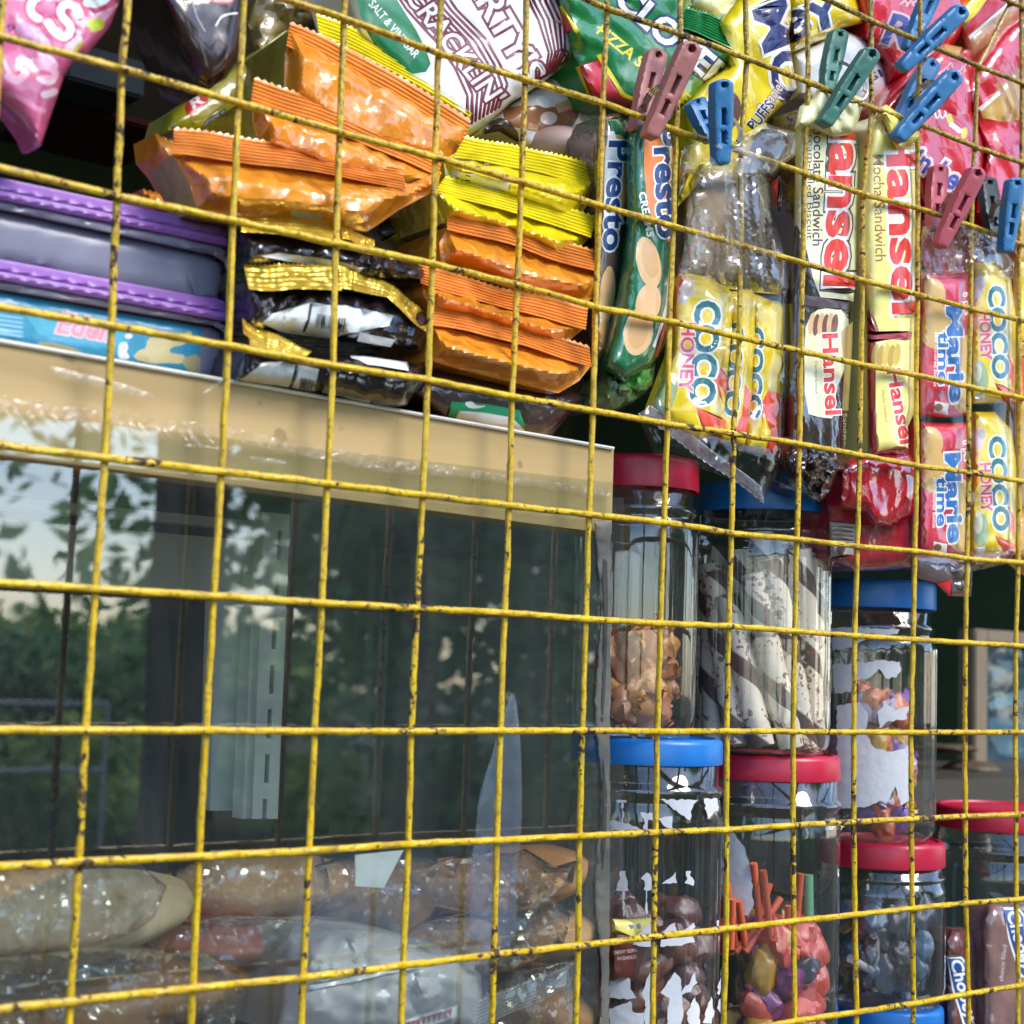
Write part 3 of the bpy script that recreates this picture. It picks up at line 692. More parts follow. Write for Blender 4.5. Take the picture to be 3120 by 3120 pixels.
# ================================================================== SNACKS ON TOP OF THE CABINET
# two purple lidded boxes
M_PUR = plain((.28, .12, .43), .38, .08, 60, var=.08, name='purple_plastic')
M_RIM = film((.80, .82, .90), .72, .4, .2, .03, 40, .02, (.36, .35, .46))
M_BODY = film((.62, .64, .72), .42, .7, .2, .1, 30, .03, (.22, .22, .30))
M_INK = lambda c, r=.35: foil(c, r, 0, .08, .3, .06)
BY = .045
def lidded_box(label, lt, lb, rb, bb, body_mat, patches=()):
    t = thing('food_box', W(300, bb(300), BY+.06), label, 'plastic box', 'purple lidded plastic boxes')
    sheet('lid', [(-140, lt(-140)), (600, lt(600)), (660, lt(640)), (688, lt(660)+8), (694, lb(690)-20), (690, lb(690)), (-140, lb(-140))], BY-.004, M_PUR, thick=.003, fall=30, wr=0, soft=True, grid=11, back=.13, parent=t)
    ll = lambda x: lt(x)*.32+lb(x)*.68
    sheet('lid_lip', [(-140, ll(-140)), (690, ll(690)), (694, lb(690)+6), (-140, lb(-140)+6)], BY-.0079, M_PUR, thick=.0015, fall=16, wr=0, soft=True, grid=9, back=.13, parent=t)
    sheet('rim', [(-140, lb(-140)+6), (600, lb(600)+6), (660, lb(660)+12), (690, lb(690)+22), (694, rb(690)+45), (682, rb(690)+12), (650, rb(650)), (600, rb(600)), (-140, rb(-140))], BY-.004, M_RIM, thick=.002, fall=14, wr=0, grid=22, parent=t)
    sheet('tub', [(-140, rb(-140)+2), (600, rb(600)+2), (640, rb(640)+3), (672, rb(670)+18), (682, rb(680)+60), (660, bb(660)), (640, bb(640)), (-140, bb(-140))], BY+.002, body_mat, patches, thick=.004, fall=40, wr=.0003, grid=24, back=.12, shrink=.97, parent=t)
    return t
M_DARKTUB = plain((.20, .20, .28), .3, .06, 40, var=.15, name='smoky_plastic')
lidded_box('empty purple lidded plastic box, upper of the two', lambda x: 541+.213*x, lambda x: 600+.207*x, lambda x: 638+.215*x, lambda x: 800+.192*x, M_DARKTUB,
           [poly([(570, 830), (600, 800), (606, 900), (590, 905)], plain((.20, .22, .30), .3))])
AQ = M_INK((.035, .30, .48)); AQ2 = M_INK((.07, .42, .58)); PK = M_INK((.72, .30, .38)); PKW = M_INK((.80, .55, .60)); CHZ = M_INK((.66, .56, .28)); CHD = M_INK((.44, .40, .20)); WHT = M_INK((.80, .82, .82)); NVY = M_INK((.012, .018, .11))
lidded_box('purple lidded plastic box with a blue cheese label, lower of the two', lambda x: 790+.186*x, lambda x: 845+.184*x, lambda x: 882+.170*x, lambda x: 1055+.170*x, M_DARKTUB,
           [poly([(-140, 862), (300, 944), (560, 988), (612, 1000), (606, 1150), (-140, 1040)], AQ), poly([(60, 930), (300, 968), (420, 1000), (380, 1060), (120, 1020)], AQ2)]
           + txt2('Eden', (172, 1012), (338, 1040), 62, PK, PKW, .03, .05, .2)
           + [line([(-40, 955+q*14), (70, 970+q*14)], 5, M_INK((.30, .55, .66))) for q in range(5)]
           + [poly(smooth([(400, 1092), (425, 1065), (445, 1062), (450, 1030), (480, 1025), (530, 1040), (545, 1025), (582, 1004), (586, 1030), (560, 1052), (520, 1058), (516, 1075), (540, 1078), (566, 1082), (560, 1110), (500, 1105), (470, 1110)]), CHZ), poly(smooth([(556, 1090), (612, 1075), (610, 1150), (560, 1120)]), CHD),
              poly(smooth([(362, 1045), (385, 1040), (392, 1060), (384, 1072), (398, 1090), (380, 1096), (358, 1090)]), WHT), ell(392, 1024, 12, 8, WHT), ell(180, 1062, 70, 14, CHD, 12)])
dvd = plain((.02, .02, .02), .4, name='black_band')

# ---- orange and yellow sandwich biscuit packs
OR = foil((.82, .29, .022), .22, 0, .55, .8, .14); OR_S = foil((.82, .32, .06), .26, 0, .2, .7, .10)
YE = foil((.84, .70, .006), .24, 0, .35, .8, .12); YE_S = foil((.86, .74, .02), .28, 0, .25, .6, .08)
YO = foil((.42, .36, .05), .3); BLU = M_INK((.05, .12, .38)); GRYB = M_INK((.05, .055, .09)); RED = M_INK((.62, .02, .03)); PEACH = foil((.85, .42, .14), .25)
WLAB = M_INK((.72, .72, .75))
def pack(label, outline, sealq, Y, mat, smat, back=.035, side=None, lean=.010, prints=(), thick=.013, wr=.0009, bow=0, name='biscuit_pack', cat='biscuit pack', group='biscuit packs piled on the cabinet', ang=70, n=7, cols=54, fall=62, pleat=None):
    cx = sum(p[0] for p in outline)/len(outline); by = max(p[1] for p in outline)
    t = thing(name, W(cx, by, Y+.01), label, cat, group)
    sheet('wrapper', outline, Y, mat, prints, thick=thick, fall=fall, soft=bool(sealq), wr=wr, wsc=130, ang=ang, stretch=1.6, grid=9, back=back, side=side or mat, shrink=.93, parent=t, low=1.2, sharp=24, pleat=(sealq[3], sealq[2], 0.0062, 105, 80) if sealq else pleat)
    if sealq: seal(t, *sealq, Y+.001, Y-.005, smat, n=n, cols=cols, bowt=bow, bowb=bow)
    return t
# upper left pile, top to bottom
pack('yellow pack end at the top of the pile, under the maroon striped bag', [(985, 112), (1200, 220), (1432, 352), (1400, 420), (1200, 330), (1000, 200)],
     [(962, 40), (1468, 300), (1432, 360), (975, 118)], .050, YE, YE_S, cols=60, bow=-14)
pack('orange pack highest in the left pile with its crimped end tilted', [(884, 90), (1100, 200), (1300, 325), (1425, 385), (1420, 445), (1330, 520), (1050, 440), (865, 300), (868, 160)],
     [(884, 68), (1436, 366), (1404, 452), (872, 140)], .040, OR, OR_S, .05, YO, bow=-16, ang=60, thick=.011)
pack('orange pack second from the top of the left pile', [(768, 290), (1030, 385), (1300, 500), (1345, 525), (1330, 575), (1230, 590), (1050, 560), (800, 470), (770, 380)],
     [(775, 232), (1352, 470), (1335, 540), (764, 314)], .030, OR, OR_S, .05, YO, bow=-12, ang=65)
pack('wide orange pack at the front of the left pile above the gold seals', [(524, 470), (700, 490), (1030, 540), (1250, 560), (1342, 520), (1335, 575), (1215, 640), (1137, 694), (1118, 706), (1000, 690), (860, 668), (740, 662), (600, 636), (578, 560)],
     [(530, 393), (1225, 516), (1238, 580), (526, 470)], .020, OR, OR_S, .03, YO, bow=-14, n=8, cols=64, ang=80,
     prints=[poly([(890, 640), (985, 655), (983, 672), (888, 657)], M_INK((.45, .55, .68)))])
sheet('pack_tail', zig((470, 408), (548, 440), 4, 5)+[(560, 500), (585, 560), (560, 600), (520, 520), (478, 470)], .062, OR, thick=.006, wr=.002, ang=60, back=.02, label='folded orange wrapper tail sticking out left of the wide orange pack', cat='wrapper tail')
sheet('pack_tail', zig((428, 578), (520, 596), 5, 5)+[(590, 540), (590, 640), (520, 652), (470, 640)], .066, OR, [poly([(525, 560), (585, 545), (585, 635), (530, 615)], GRYB)], thick=.008, wr=.002, ang=20, back=.02, label='low orange wrapper tail touching the purple lid', cat='wrapper tail')
sheet('cheese_pack', [(497, 408), (515, 345), (560, 320), (740, 195), (885, 85), (905, 200), (780, 300), (775, 440), (700, 430), (620, 415)], .085, YO,
      [poly([(497, 408), (515, 345), (590, 305), (575, 375), (620, 365), (720, 295), (730, 320), (600, 410)], foil((.50, .46, .01), .3)), poly([(600, 408), (735, 318), (880, 205), (900, 250), (780, 320), (775, 440), (690, 425)], GRYB),
       poly(smooth([(572, 358), (560, 320), (590, 295), (640, 290), (625, 325)]), RED)] + txt2('R', (590, 330), (625, 312), 30, WHT, RED, .03, .02)
      + txt2('Cheese', (628, 412), (872, 268), 40, M_INK((.25, .28, .36)), NVY, .02, .04, .2) + txt2('Combo', (790, 205), (895, 150), 34, M_INK((.05, .20, .30)), YO, .02, .02, .2),
      thick=.006, wr=.001, back=.02, label='yellow pack with slanting cheese lettering behind the orange packs', cat='biscuit pack', group='biscuit packs piled on the cabinet')
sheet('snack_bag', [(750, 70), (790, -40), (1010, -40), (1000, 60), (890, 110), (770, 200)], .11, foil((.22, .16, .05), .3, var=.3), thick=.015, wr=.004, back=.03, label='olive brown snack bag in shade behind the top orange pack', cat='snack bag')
# right pile
pack('yellow pack highest in the right pile with a white print panel', [(1395, 460), (1640, 505), (1820, 545), (1815, 590), (1775, 645), (1740, 690), (1540, 620), (1360, 560), (1352, 490)],
     [(1417, 414), (1822, 507), (1796, 568), (1380, 478)], .034, YE, YE_S, .04, bow=-8, prints=[poly([(1378, 516), (1450, 530), (1555, 556), (1550, 585), (1440, 560), (1376, 542)], WLAB)]+[line([(1418, 548), (1432, 552)], 4, NVY), line([(1418, 534), (1434, 538)], 4, NVY)])
pack('lower yellow pack of the right pile, just above the orange ones', [(1312, 585), (1345, 570), (1557, 640), (1810, 715), (1812, 705), (1772, 750), (1700, 800), (1560, 730), (1350, 680)],
     [(1358, 533), (1818, 662), (1800, 725), (1322, 588)], .027, YE, YE_S, .04, bow=-6)
pack('top orange pack of the right pile', [(1365, 690), (1600, 765), (1842, 830), (1840, 862), (1810, 908), (1776, 925), (1600, 900), (1400, 820), (1345, 805), (1338, 740)],
     [(1363, 632), (1850, 778), (1843, 840), (1362, 700)], .022, OR, OR_S, .045, OR, bow=-8, ang=75)
pack('middle orange pack of the right pile', [(1285, 850), (1420, 870), (1546, 925), (1788, 985), (1786, 992), (1738, 1036), (1690, 1060), (1500, 1000), (1330, 960), (1290, 900)],
     [(1277, 799), (1792, 934), (1785, 1000), (1282, 862)], .018, OR, OR_S, .05, OR, bow=8, ang=75)
pack('bottom orange pack of the right pile with a bulging creased front', [(1306, 985), (1560, 1050), (1800, 1105), (1800, 1116), (1762, 1162), (1702, 1198), (1640, 1184), (1500, 1150), (1400, 1125), (1308, 1098)],
     [(1304, 923), (1796, 1056), (1802, 1118), (1308, 990)], .014, OR, OR_S, .05, OR, bow=-10, ang=85, thick=.015)
sheet('cheese_pack', [(1130, 695), (1215, 636), (1310, 590), (1325, 700), (1318, 770), (1270, 790), (1160, 735)], .075, foil((.40, .34, .01), .3), [poly([(1130, 695), (1215, 636), (1310, 590), (1312, 640), (1240, 690), (1160, 735)], M_INK((.07, .08, .10)))]
      + txt2('Creamline', (1196, 712), (1308, 645), 30, M_INK((.10, .22, .40)), M_INK((.07, .08, .10)), .01, .01, .2) + [ell(1290, 765, 34, 24, M_INK((.04, .02, .015)), -40)] + txt2('SS', (1275, 790), (1318, 752), 26, WHT, M_INK((.04, .02, .015)), .01, .02),
      thick=.008, wr=.001, back=.03, label='dark yellow pack seen end on between the two piles', cat='biscuit pack', group='biscuit packs piled on the cabinet')
# ---- black packs with gold seals
BK = foil((.016, .010, .011), .16, 0, .3, .55, .3); GO = foil((.95, .62, .07), .22, .65, .7, .3, .2, 240)
BLK = M_INK((.015, .015, .015), .4)
def barcode(x, y, w, h, dx, dy, seed):
    r_ = random.Random(seed); out = []; u = Vector((dx, dy)).normalized(); v = Vector((-u.y, u.x)); q = 0
    while q < w:
        k = r_.choice((2.2, 3.2, 4.6)); out.append([(x+u.x*a+v.x*b, y+u.y*a+v.y*b) for a, b in ((q, 0), (q+k, 0), (q+k, h), (q, h))]); q += k+r_.choice((2.2, 3, 4.4))
    return (out, BLK)
def blackpack(label, outline, goldq, Y, prints, extra=None, **k):
    t = pack(label, outline, None, Y, BK, None, .06, BK, prints=prints, thick=.014, wr=.0012, pleat=(outline[0], outline[4], .006, 70, 130), name='wafer_pack', cat='wafer pack', group='black wafer packs with gold seals', ang=10, fall=60)
    for q in goldq: seal(t, *q, Y-.004, Y-.0165, GO, n=5, cols=40, amp=.0005, wave=.0028, name='gold_seal')
    return t
blackpack('topmost black wafer pack, its gold seal just under the orange pack', [(728, 700), (840, 700), (1040, 735), (1160, 760), (1290, 800), (1322, 835), (1300, 880), (1100, 850), (900, 815), (745, 812)],
          [[(732, 653), (1030, 676), (1045, 730), (736, 706)], [(1030, 672), (1142, 735), (1140, 765), (1044, 722)]], .026,
          [poly([(795, 780), (850, 770), (1000, 790), (1110, 815), (1090, 835), (900, 800)], WHT), poly([(1128, 722), (1180, 728), (1262, 770), (1258, 796), (1190, 790)], WHT)])
blackpack('middle black wafer pack with a bar code on its white label', [(745, 860), (1030, 880), (1200, 905), (1320, 965), (1310, 1020), (1285, 1075), (1100, 1050), (900, 1020), (750, 1010)],
          [[(743, 805), (1030, 802), (1040, 882), (758, 882)], [(1030, 803), (1200, 868), (1190, 905), (1038, 880)], [(1195, 870), (1335, 985), (1298, 1012), (1180, 905)]], .022,
          [poly([(800, 985), (830, 955), (945, 922), (1050, 930), (1200, 960), (1185, 992), (1000, 1032), (850, 1010)], WHT), line([(948, 925), (940, 975), (925, 1012)], 8, BLK), barcode(968, 955, 82, 44, 1, .18, 2), poly([(1132, 838), (1170, 845), (1296, 870), (1298, 922), (1230, 905), (1160, 860)], WHT),
           poly([(1095, 1010), (1120, 1018), (1205, 1035), (1190, 1058), (1088, 1040)], WLAB)] + [txt('DIASPID', (858, 990), (878, 962), 12, M_INK((.3, .3, .3)), .0), txt('24', (1028, 1022), (1048, 990), 16, BLK, .01)])
blackpack('lowest black wafer pack resting on the cabinet edge', [(742, 1060), (860, 1060), (960, 1080), (1110, 1085), (1290, 1110), (1295, 1160), (1240, 1235), (1180, 1240), (1060, 1215), (900, 1185), (715, 1158)],
          [[(757, 985), (950, 1070), (930, 1092), (762, 1055)], [(738, 970), (768, 992), (764, 1042), (742, 1012)]], .017,
          [poly([(728, 1156), (800, 1106), (860, 1100), (972, 1125), (960, 1190), (900, 1202)], WHT), line([(904, 1112), (892, 1165), (880, 1190)], 8, BLK), barcode(918, 1150, 70, 36, 1, .2, 5), poly([(1044, 1040), (1150, 1048), (1235, 1075), (1246, 1130), (1120, 1110), (1070, 1090)], WHT), poly([(1040, 1210), (1130, 1222), (1128, 1230), (1038, 1218)], WHT)]
          + [txt('4', (968, 1192), (974, 1172), 18, BLK, .01)])
pack('dark chocolate pack with a green and white label under the orange pile', [(1250, 1195), (1300, 1120), (1420, 1140), (1640, 1180), (1800, 1200), (1740, 1260), (1660, 1330), (1500, 1310), (1350, 1270)], None, .030, foil((.05, .025, .022), .2, 0, .4, .8, .3), None, .06, name='chocolate_pack', cat='chocolate pack', group=None,
     prints=[poly([(1362, 1272), (1375, 1224), (1480, 1230), (1585, 1250), (1600, 1300), (1500, 1290)], M_INK((.01, .30, .13))), poly([(1385, 1280), (1400, 1252), (1480, 1258), (1560, 1272), (1600, 1312), (1520, 1305)], WHT), poly(smooth([(1414, 1226), (1440, 1222), (1450, 1236), (1488, 1236), (1450, 1246), (1425, 1242)]), WHT)], ang=20, thick=.010)
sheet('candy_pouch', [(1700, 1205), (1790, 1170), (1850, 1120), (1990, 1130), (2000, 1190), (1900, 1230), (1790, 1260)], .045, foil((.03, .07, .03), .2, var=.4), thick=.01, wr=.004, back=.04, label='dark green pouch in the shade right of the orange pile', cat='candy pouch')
sheet('candy_pouch', [(1600, 1250), (1720, 1210), (1740, 1255), (1680, 1330), (1640, 1345)], .034, foil((.06, .035, .04), .25, var=.3), thick=.006, wr=.003, ang=60, back=.02, label='dull brown ribbed wrapper end at the right end of the cabinet top', cat='wrapper end')
blob('egg', 1688, 452, 80, 64, .068, .02, 8, plain((.42, .29, .25), .5, .1, 120, var=.12, name='egg_shell'), lump=.02, label='smooth brownish egg lying behind the top yellow pack', cat='egg')
sheet('nutrition_pack', [(1760, 640), (1778, 520), (1802, 385), (1830, 360), (1846, 420), (1840, 770), (1812, 790), (1780, 720)], .07, foil((.42, .50, .44), .35), [line([(1808, 398), (1798, 440), (1795, 500), (1790, 530)], 7, BLK)]+[line([(1795, 570+q*28), (1835, 582+q*28)], 3, BLK) for q in range(7)]
      + [txt('Iron', (1818, 600), (1822, 560), 12, BLK)], thick=.006, wr=.001, back=.02, label='pale green pack showing a nutrition table beside the top yellow pack', cat='biscuit pack')
# dim boxes far back in the dark
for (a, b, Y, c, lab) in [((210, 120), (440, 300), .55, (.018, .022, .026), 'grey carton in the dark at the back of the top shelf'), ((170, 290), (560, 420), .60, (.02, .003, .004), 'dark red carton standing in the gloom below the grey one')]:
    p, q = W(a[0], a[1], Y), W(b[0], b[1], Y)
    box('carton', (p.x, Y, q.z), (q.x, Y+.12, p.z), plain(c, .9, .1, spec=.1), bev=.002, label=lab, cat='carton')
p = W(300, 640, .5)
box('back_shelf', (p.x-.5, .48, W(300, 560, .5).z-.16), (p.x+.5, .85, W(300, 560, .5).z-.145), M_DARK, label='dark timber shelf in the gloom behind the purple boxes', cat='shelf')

# ================================================================== HANGING AND TUCKED SNACKS, UPPER EDGE
PKB = foil((.58, .10, .24), .26, 0, .12, .5, .12); PKL = M_INK((.68, .34, .48)); PKD = M_INK((.55, .03, .14)); LIM = M_INK((.55, .62, .02)); WHC = M_INK((.76, .84, .82)); PKW2 = M_INK((.74, .54, .63)); LIL = M_INK((.58, .28, .50))
T4 = lambda pts: [(x*.2381, y*.2381) for x, y in pts]
def stroke(pts, w, mat, it=3):
    """thick rounded brush stroke through px points"""
    P = [pts[0]]+list(pts)+[pts[-1]]; S = []
    for a, b, c, d in zip([P[0]]+P[:-3], P[:-2], P[1:-1], P[2:]):
        for k in range(6):
            t = k/6; S.append(tuple(.5*(2*b[i]+(c[i]-a[i])*t+(2*a[i]-5*b[i]+4*c[i]-d[i])*t*t+(3*b[i]-a[i]-3*c[i]+d[i])*t**3) for i in (0, 1)))
    S.append(P[-1]); out = line(S, w, mat)[0]
    for x, y in S[::2]+[S[-1]]: out.append([(x+w/2*math.cos(a), y+w/2*math.sin(a)) for a in [2*math.pi*i/10 for i in range(10)]])
    return (out, mat)
E_ = T4([(520, -60), (420, 10), (390, 120), (440, 200), (490, 240)]); S_ = T4([(1010, 180), (960, 90), (860, 50), (780, 110), (800, 210), (900, 330), (880, 430), (800, 470), (700, 400), (620, 290)]); T_ = T4([(1420, -80), (1320, 10), (1200, 50), (1110, 30)])
sheet('pink_snack_bag', [(-90, -60), (400, -60), (362, 8), (335, 80), (270, 165), (222, 195), (196, 230), (170, 310), (150, 370), (124, 446), (105, 447), (86, 405), (40, 340), (3, 302), (-90, 290)], .022, PKB,
      [poly(smooth(T4([(190, 240), (240, 230), (500, 370), (690, 580), (500, 550), (220, 470)])), LIL), poly(smooth(T4([(1080, 290), (1130, 200), (1400, 120), (1560, 0), (1330, 300), (1190, 450)])), PKL),
       ell(292, 75, 26, 20, LIM), poly(smooth(T4([(1120, 290), (1330, 290), (1200, 450)])), LIM), poly(smooth(T4([(800, 620), (930, 480), (1010, 440), (1070, 500), (1000, 640), (930, 680)])), PKW2), poly(smooth(T4([(920, 670), (1000, 560), (1060, 500), (1050, 580), (960, 680)])), LIM),
       poly(smooth(T4([(50, 720), (110, 860), (170, 970), (90, 920), (40, 830)])), PKW2), stroke(T4([(110, 980), (220, 1030), (330, 930), (420, 810), (560, 790), (700, 830)]), 24, PKL), stroke(T4([(420, 880), (560, 850), (690, 900), (690, 1000), (540, 1010)]), 22, PKL), stroke(T4([(500, 1010), (600, 1060), (690, 1040)]), 14, PKW2), stroke(T4([(340, 820), (420, 760)]), 9, PKW2), stroke(T4([(520, 700), (640, 730), (700, 790)]), 10, PKW2),
       stroke(T4([(570, 1210), (640, 1200), (700, 1170)]), 22, PKW2), stroke(T4([(120, 1200), (300, 1280), (450, 1380), (560, 1420)]), 16, M_INK((.74, .24, .42))), stroke(T4([(380, 1660), (300, 1520), (120, 1360), (10, 1260)]), 6, PKL)]
      + [stroke(x, 44, PKD) for x in (E_, S_, T_)] + [stroke(x, 24, WHC) for x in (E_, S_, T_)] + [stroke(T4([(80, 350), (120, 320), (120, 400), (180, 350)]), 5, NVY)],
      thick=.010, wr=.0013, ang=60, back=.012, label='pink snack bag with a pointed lower corner hanging at the top left', cat='snack bag')
sheet('brown_snack_bag', [(462, -50), (760, -50), (737, 160), (690, 240), (640, 272), (592, 240), (560, 180), (515, 95)], .04, foil((.030, .010, .009), .2, 0, .10, .45, .3),
      [poly(smooth([(632, -10), (720, -10), (705, 12), (650, 10)]), RED), stroke([(660, 75), (680, 48), (722, 40)], 6, WHT), stroke([(585, 0), (600, 50), (625, 95)], 5, M_INK((.3, .25, .25)))],
      thick=.014, wr=.0014, wsc=110, ang=60, back=.03, label='dark brown shiny snack bag hanging beside the pink one', cat='snack bag')

# maroon striped bag
MW = foil((.80, .79, .78), .28, 0, .10, .4, .05); MAR = M_INK((.17, .014, .04)); GRN = M_INK((.008, .20, .085))
MB = [(1040, -60), (1960, -60), (1935, 20), (1830, 100), (1700, 215), (1640, 262), (1560, 310), (1490, 372), (1432, 412), (1390, 400), (1240, 260), (1090, 110)]
U = Vector((math.cos(R_(49)), math.sin(R_(49))))
stripes = []
for k in range(9):
    d0 = 40+k*19
    stripes.append(line([(1130+d0*1.02, -50-d0*.1), (1200+d0, 30), (1290+d0, 130-d0*.05), (1350+d0*.9, 210-d0*.08), (1392+d0*.8, 300-d0*.22), (1400+d0*.62, 400-d0*.36)], 8.5, MAR))
for k in range(6):
    stripes.append(line([(1580+k*19, -50), (1640+k*16, 60), (1672+k*10, 160), (1660+k*6, 235-k*3)], 7.5, MAR))
sheet('striped_snack_bag', MB, .058, MW,
      [poly([(1380, -60), (1600, -60), (1690, 60), (1668, 215), (1600, 275), (1480, 360), (1330, 130)], MW)]+stripes
      + [poly(smooth([(1066, -60), (1170, -60), (1230, 30), (1290, 130), (1320, 215), (1230, 230), (1120, 120)]), GRN), stroke([(1180, -50), (1238, 40), (1298, 140), (1316, 206)], 3.5, WHT)]
      + [txt('SALT & VINEGAR', (1122, 14), (1262, 178), 25, WHT, .012)]
      + txt2("CRACKLIN'", (1232, -10), (1492, 325), 62, WHT, MAR, .015, .085, 0, (.83, -.55)) + txt2("MARTY'S", (1360, -150), (1600, 262), 78, WHT, MAR, .02, .075, 0, (.86, -.5))
      + [stroke([(1694, 188), (1716, 192), (1724, 170), (1708, 152), (1692, 162), (1696, 178)], 7, MAR), stroke([(1712, 150), (1730, 158), (1726, 186), (1700, 202)], 6, MAR)],
      thick=.012, wr=.0012, ang=50, back=.03, label='white snack bag with maroon stripes and big tilted lettering', cat='snack bag')
LG = foil((.66, .66, .69), .3, 0, .15, .5, .08); BRN = M_INK((.30, .12, .05)); TAN = M_INK((.50, .30, .16))
sheet('white_snack_bag', [(1540, 330), (1640, 262), (1700, 212), (1760, 120), (1840, 130), (1850, 380), (1800, 420), (1790, 500), (1700, 520), (1600, 450), (1520, 400), (1435, 418), (1480, 370)], .075, LG,
      [poly(smooth([(1530, 330), (1600, 320), (1680, 330), (1770, 310), (1755, 380), (1700, 400), (1610, 400), (1540, 380)]), BRN), poly([(1690, 320), (1740, 300), (1745, 330), (1702, 345)], TAN), poly([(1612, 372), (1640, 380), (1640, 400), (1608, 392)], TAN), ell(1672, 360, 26, 20, M_INK((.72, .58, .5))), ell(1655, 310, 26, 16, WHT, 30), poly(smooth([(1480, 375), (1540, 352), (1590, 420), (1560, 450), (1470, 430)]), M_INK((.05, .035, .03)))],
      thick=.010, wr=.002, back=.03, label='plain white bag bottom with a brown printed picture above the egg', cat='snack bag')
CRM = foil((.70, .64, .40), .35, 0, .2, .4, .08)
sl = seal(None, (1688, 60), (1838, 128), (1818, 176), (1696, 108), .046, .052, CRM, 9, 30, name='cream_seal_fin'); tag(sl, 'folded cream end fin between the striped bag and the green bag', 'seal fin')
sl = seal(None, (1640, -40), (1712, 70), (1700, 110), (1660, 20), .05, .054, CRM, 6, 24, name='cream_seal_fin'); tag(sl, 'narrow cream fin along the right edge of the striped bag at the top', 'seal fin')

# green pizza bag
GB = foil((.006, .19, .045), .26, 0, .18, .6, .15); YL = M_INK((.80, .66, .01)); RDB = M_INK((.52, .012, .03))
GBO = [(1686, -60), (2120, -60), (2092, 60), (2280, 140), (2300, 168), (2215, 205), (2150, 250), (2112, 300), (2078, 322), (2060, 330), (1945, 330), (1850, 330), (1800, 318), (1752, 205), (1706, 50)]
sheet('green_snack_bag', GBO, .050, GB,
      [poly([(1700, 20), (1745, 88), (1720, 110), (1690, 40)], RDB), line([(1706, 20), (1760, 98)], 14, YL), poly([(1758, 205), (1832, 178), (1905, 292), (1950, 312), (1940, 335), (1850, 335), (1806, 318)], RDB), line([(1757, 203), (1812, 322)], 13, YL), line([(1824, 166), (1850, 212), (1898, 288), (1948, 312)], 14, YL),
       poly(smooth([(2040, 225), (2110, 235), (2105, 290), (2060, 320), (2020, 300)]), M_INK((.25, .45, .32)))]
      + [txt('PIZZA SUPREME', (1817, 100), (2085, 318), 33, YL, .03)] + txt2('CLOVER', (1872, 8), (2192, 278), 74, WHT, NVY, .035, .07, 0, (.62, -.78)),
      thick=.013, wr=.0022, ang=40, back=.03, label='green snack bag with yellow pizza lettering and a red corner', cat='snack bag')
sl = seal(bpy.data.objects['green_snack_bag'], (2085, 14), (2312, 106), (2284, 172), (2068, 78), .044, .034, foil((.008, .23, .06), .26, 0, .2, .6, .1), 9, 44)

# yellow caramel bags
MY = foil((.82, .62, .006), .26, 0, .2, .7, .1); CHO = M_INK((.10, .03, .015))
sheet('yellow_snack_bag', [(2090, 430), (2082, 330), (2130, 275), (2220, 200), (2190, 70), (2240, 5), (2330, -60), (2408, -60), (2410, 60), (2400, 100), (2428, 270), (2400, 310), (2340, 370), (2300, 420), (2250, 560), (2130, 560), (2060, 640), (2070, 500)], .044, MY,
      [ell(2205, 300, 60, 34, M_INK((.62, .40, .08)), 20), ell(2212, 338, 46, 62, CHO, 10), ell(2155, 320, 26, 12, CHO, 20), ell(2296, 350, 14, 22, YL)]
      + txt2('MO', (2296, 36), (2378, 320), 104, NVY, WHT, .03, .06, 0, (.93, -.36)) + txt2('Caramel', (2328, 352), (2392, 262), 34, WHT, BRN, .0, .06, .2) + txt2('PUFFS', (2302, 398), (2362, 322), 34, NVY, WHT, .02, .05),
      thick=.012, wr=.0018, ang=60, back=.03, label='yellow snack bag with tall navy letters beside the green bag', cat='snack bag')
sheet('yellow_snack_bag', [(2396, -60), (2600, -60)]+zig((2604, -40), (2630, 70), 5, 4)+[(2560, 86), (2545, 110), (2480, 132), (2412, 162), (2402, 100), (2412, 50)], .054, MY,
      txt2('BY', (2404, 128), (2560, 66), 84, NVY, WHT, .045, .05, 0, (-.2, -1)) + [stroke([(2420, 140), (2440, 120), (2450, 92)], 5, BRN)],
      thick=.010, wr=.0015, ang=60, back=.02, label='second yellow bag with a navy letter pair at the top edge', cat='snack bag')
sheet('grey_snack_bag', [(2412, 162), (2480, 132), (2560, 88), (2640, 118), (2700, 200), (2720, 250), (2700, 300), (2620, 360), (2500, 340), (2420, 300)], .062, LG, [txt('SI', (2655, 250), (2690, 232), 24, NVY, .02)], thick=.014, wr=.001, back=.03, label='plain pale grey bag bulging behind the green clothes peg', cat='snack bag')
sheet('cream_bag_top', [(2110, -50), (2300, -50), (2250, 15), (2200, 60), (2090, 20)], .066, foil((.60, .62, .42), .35), thick=.006, wr=.002, back=.02, label='cream coloured bag top at the upper edge above the green seal', cat='snack bag')

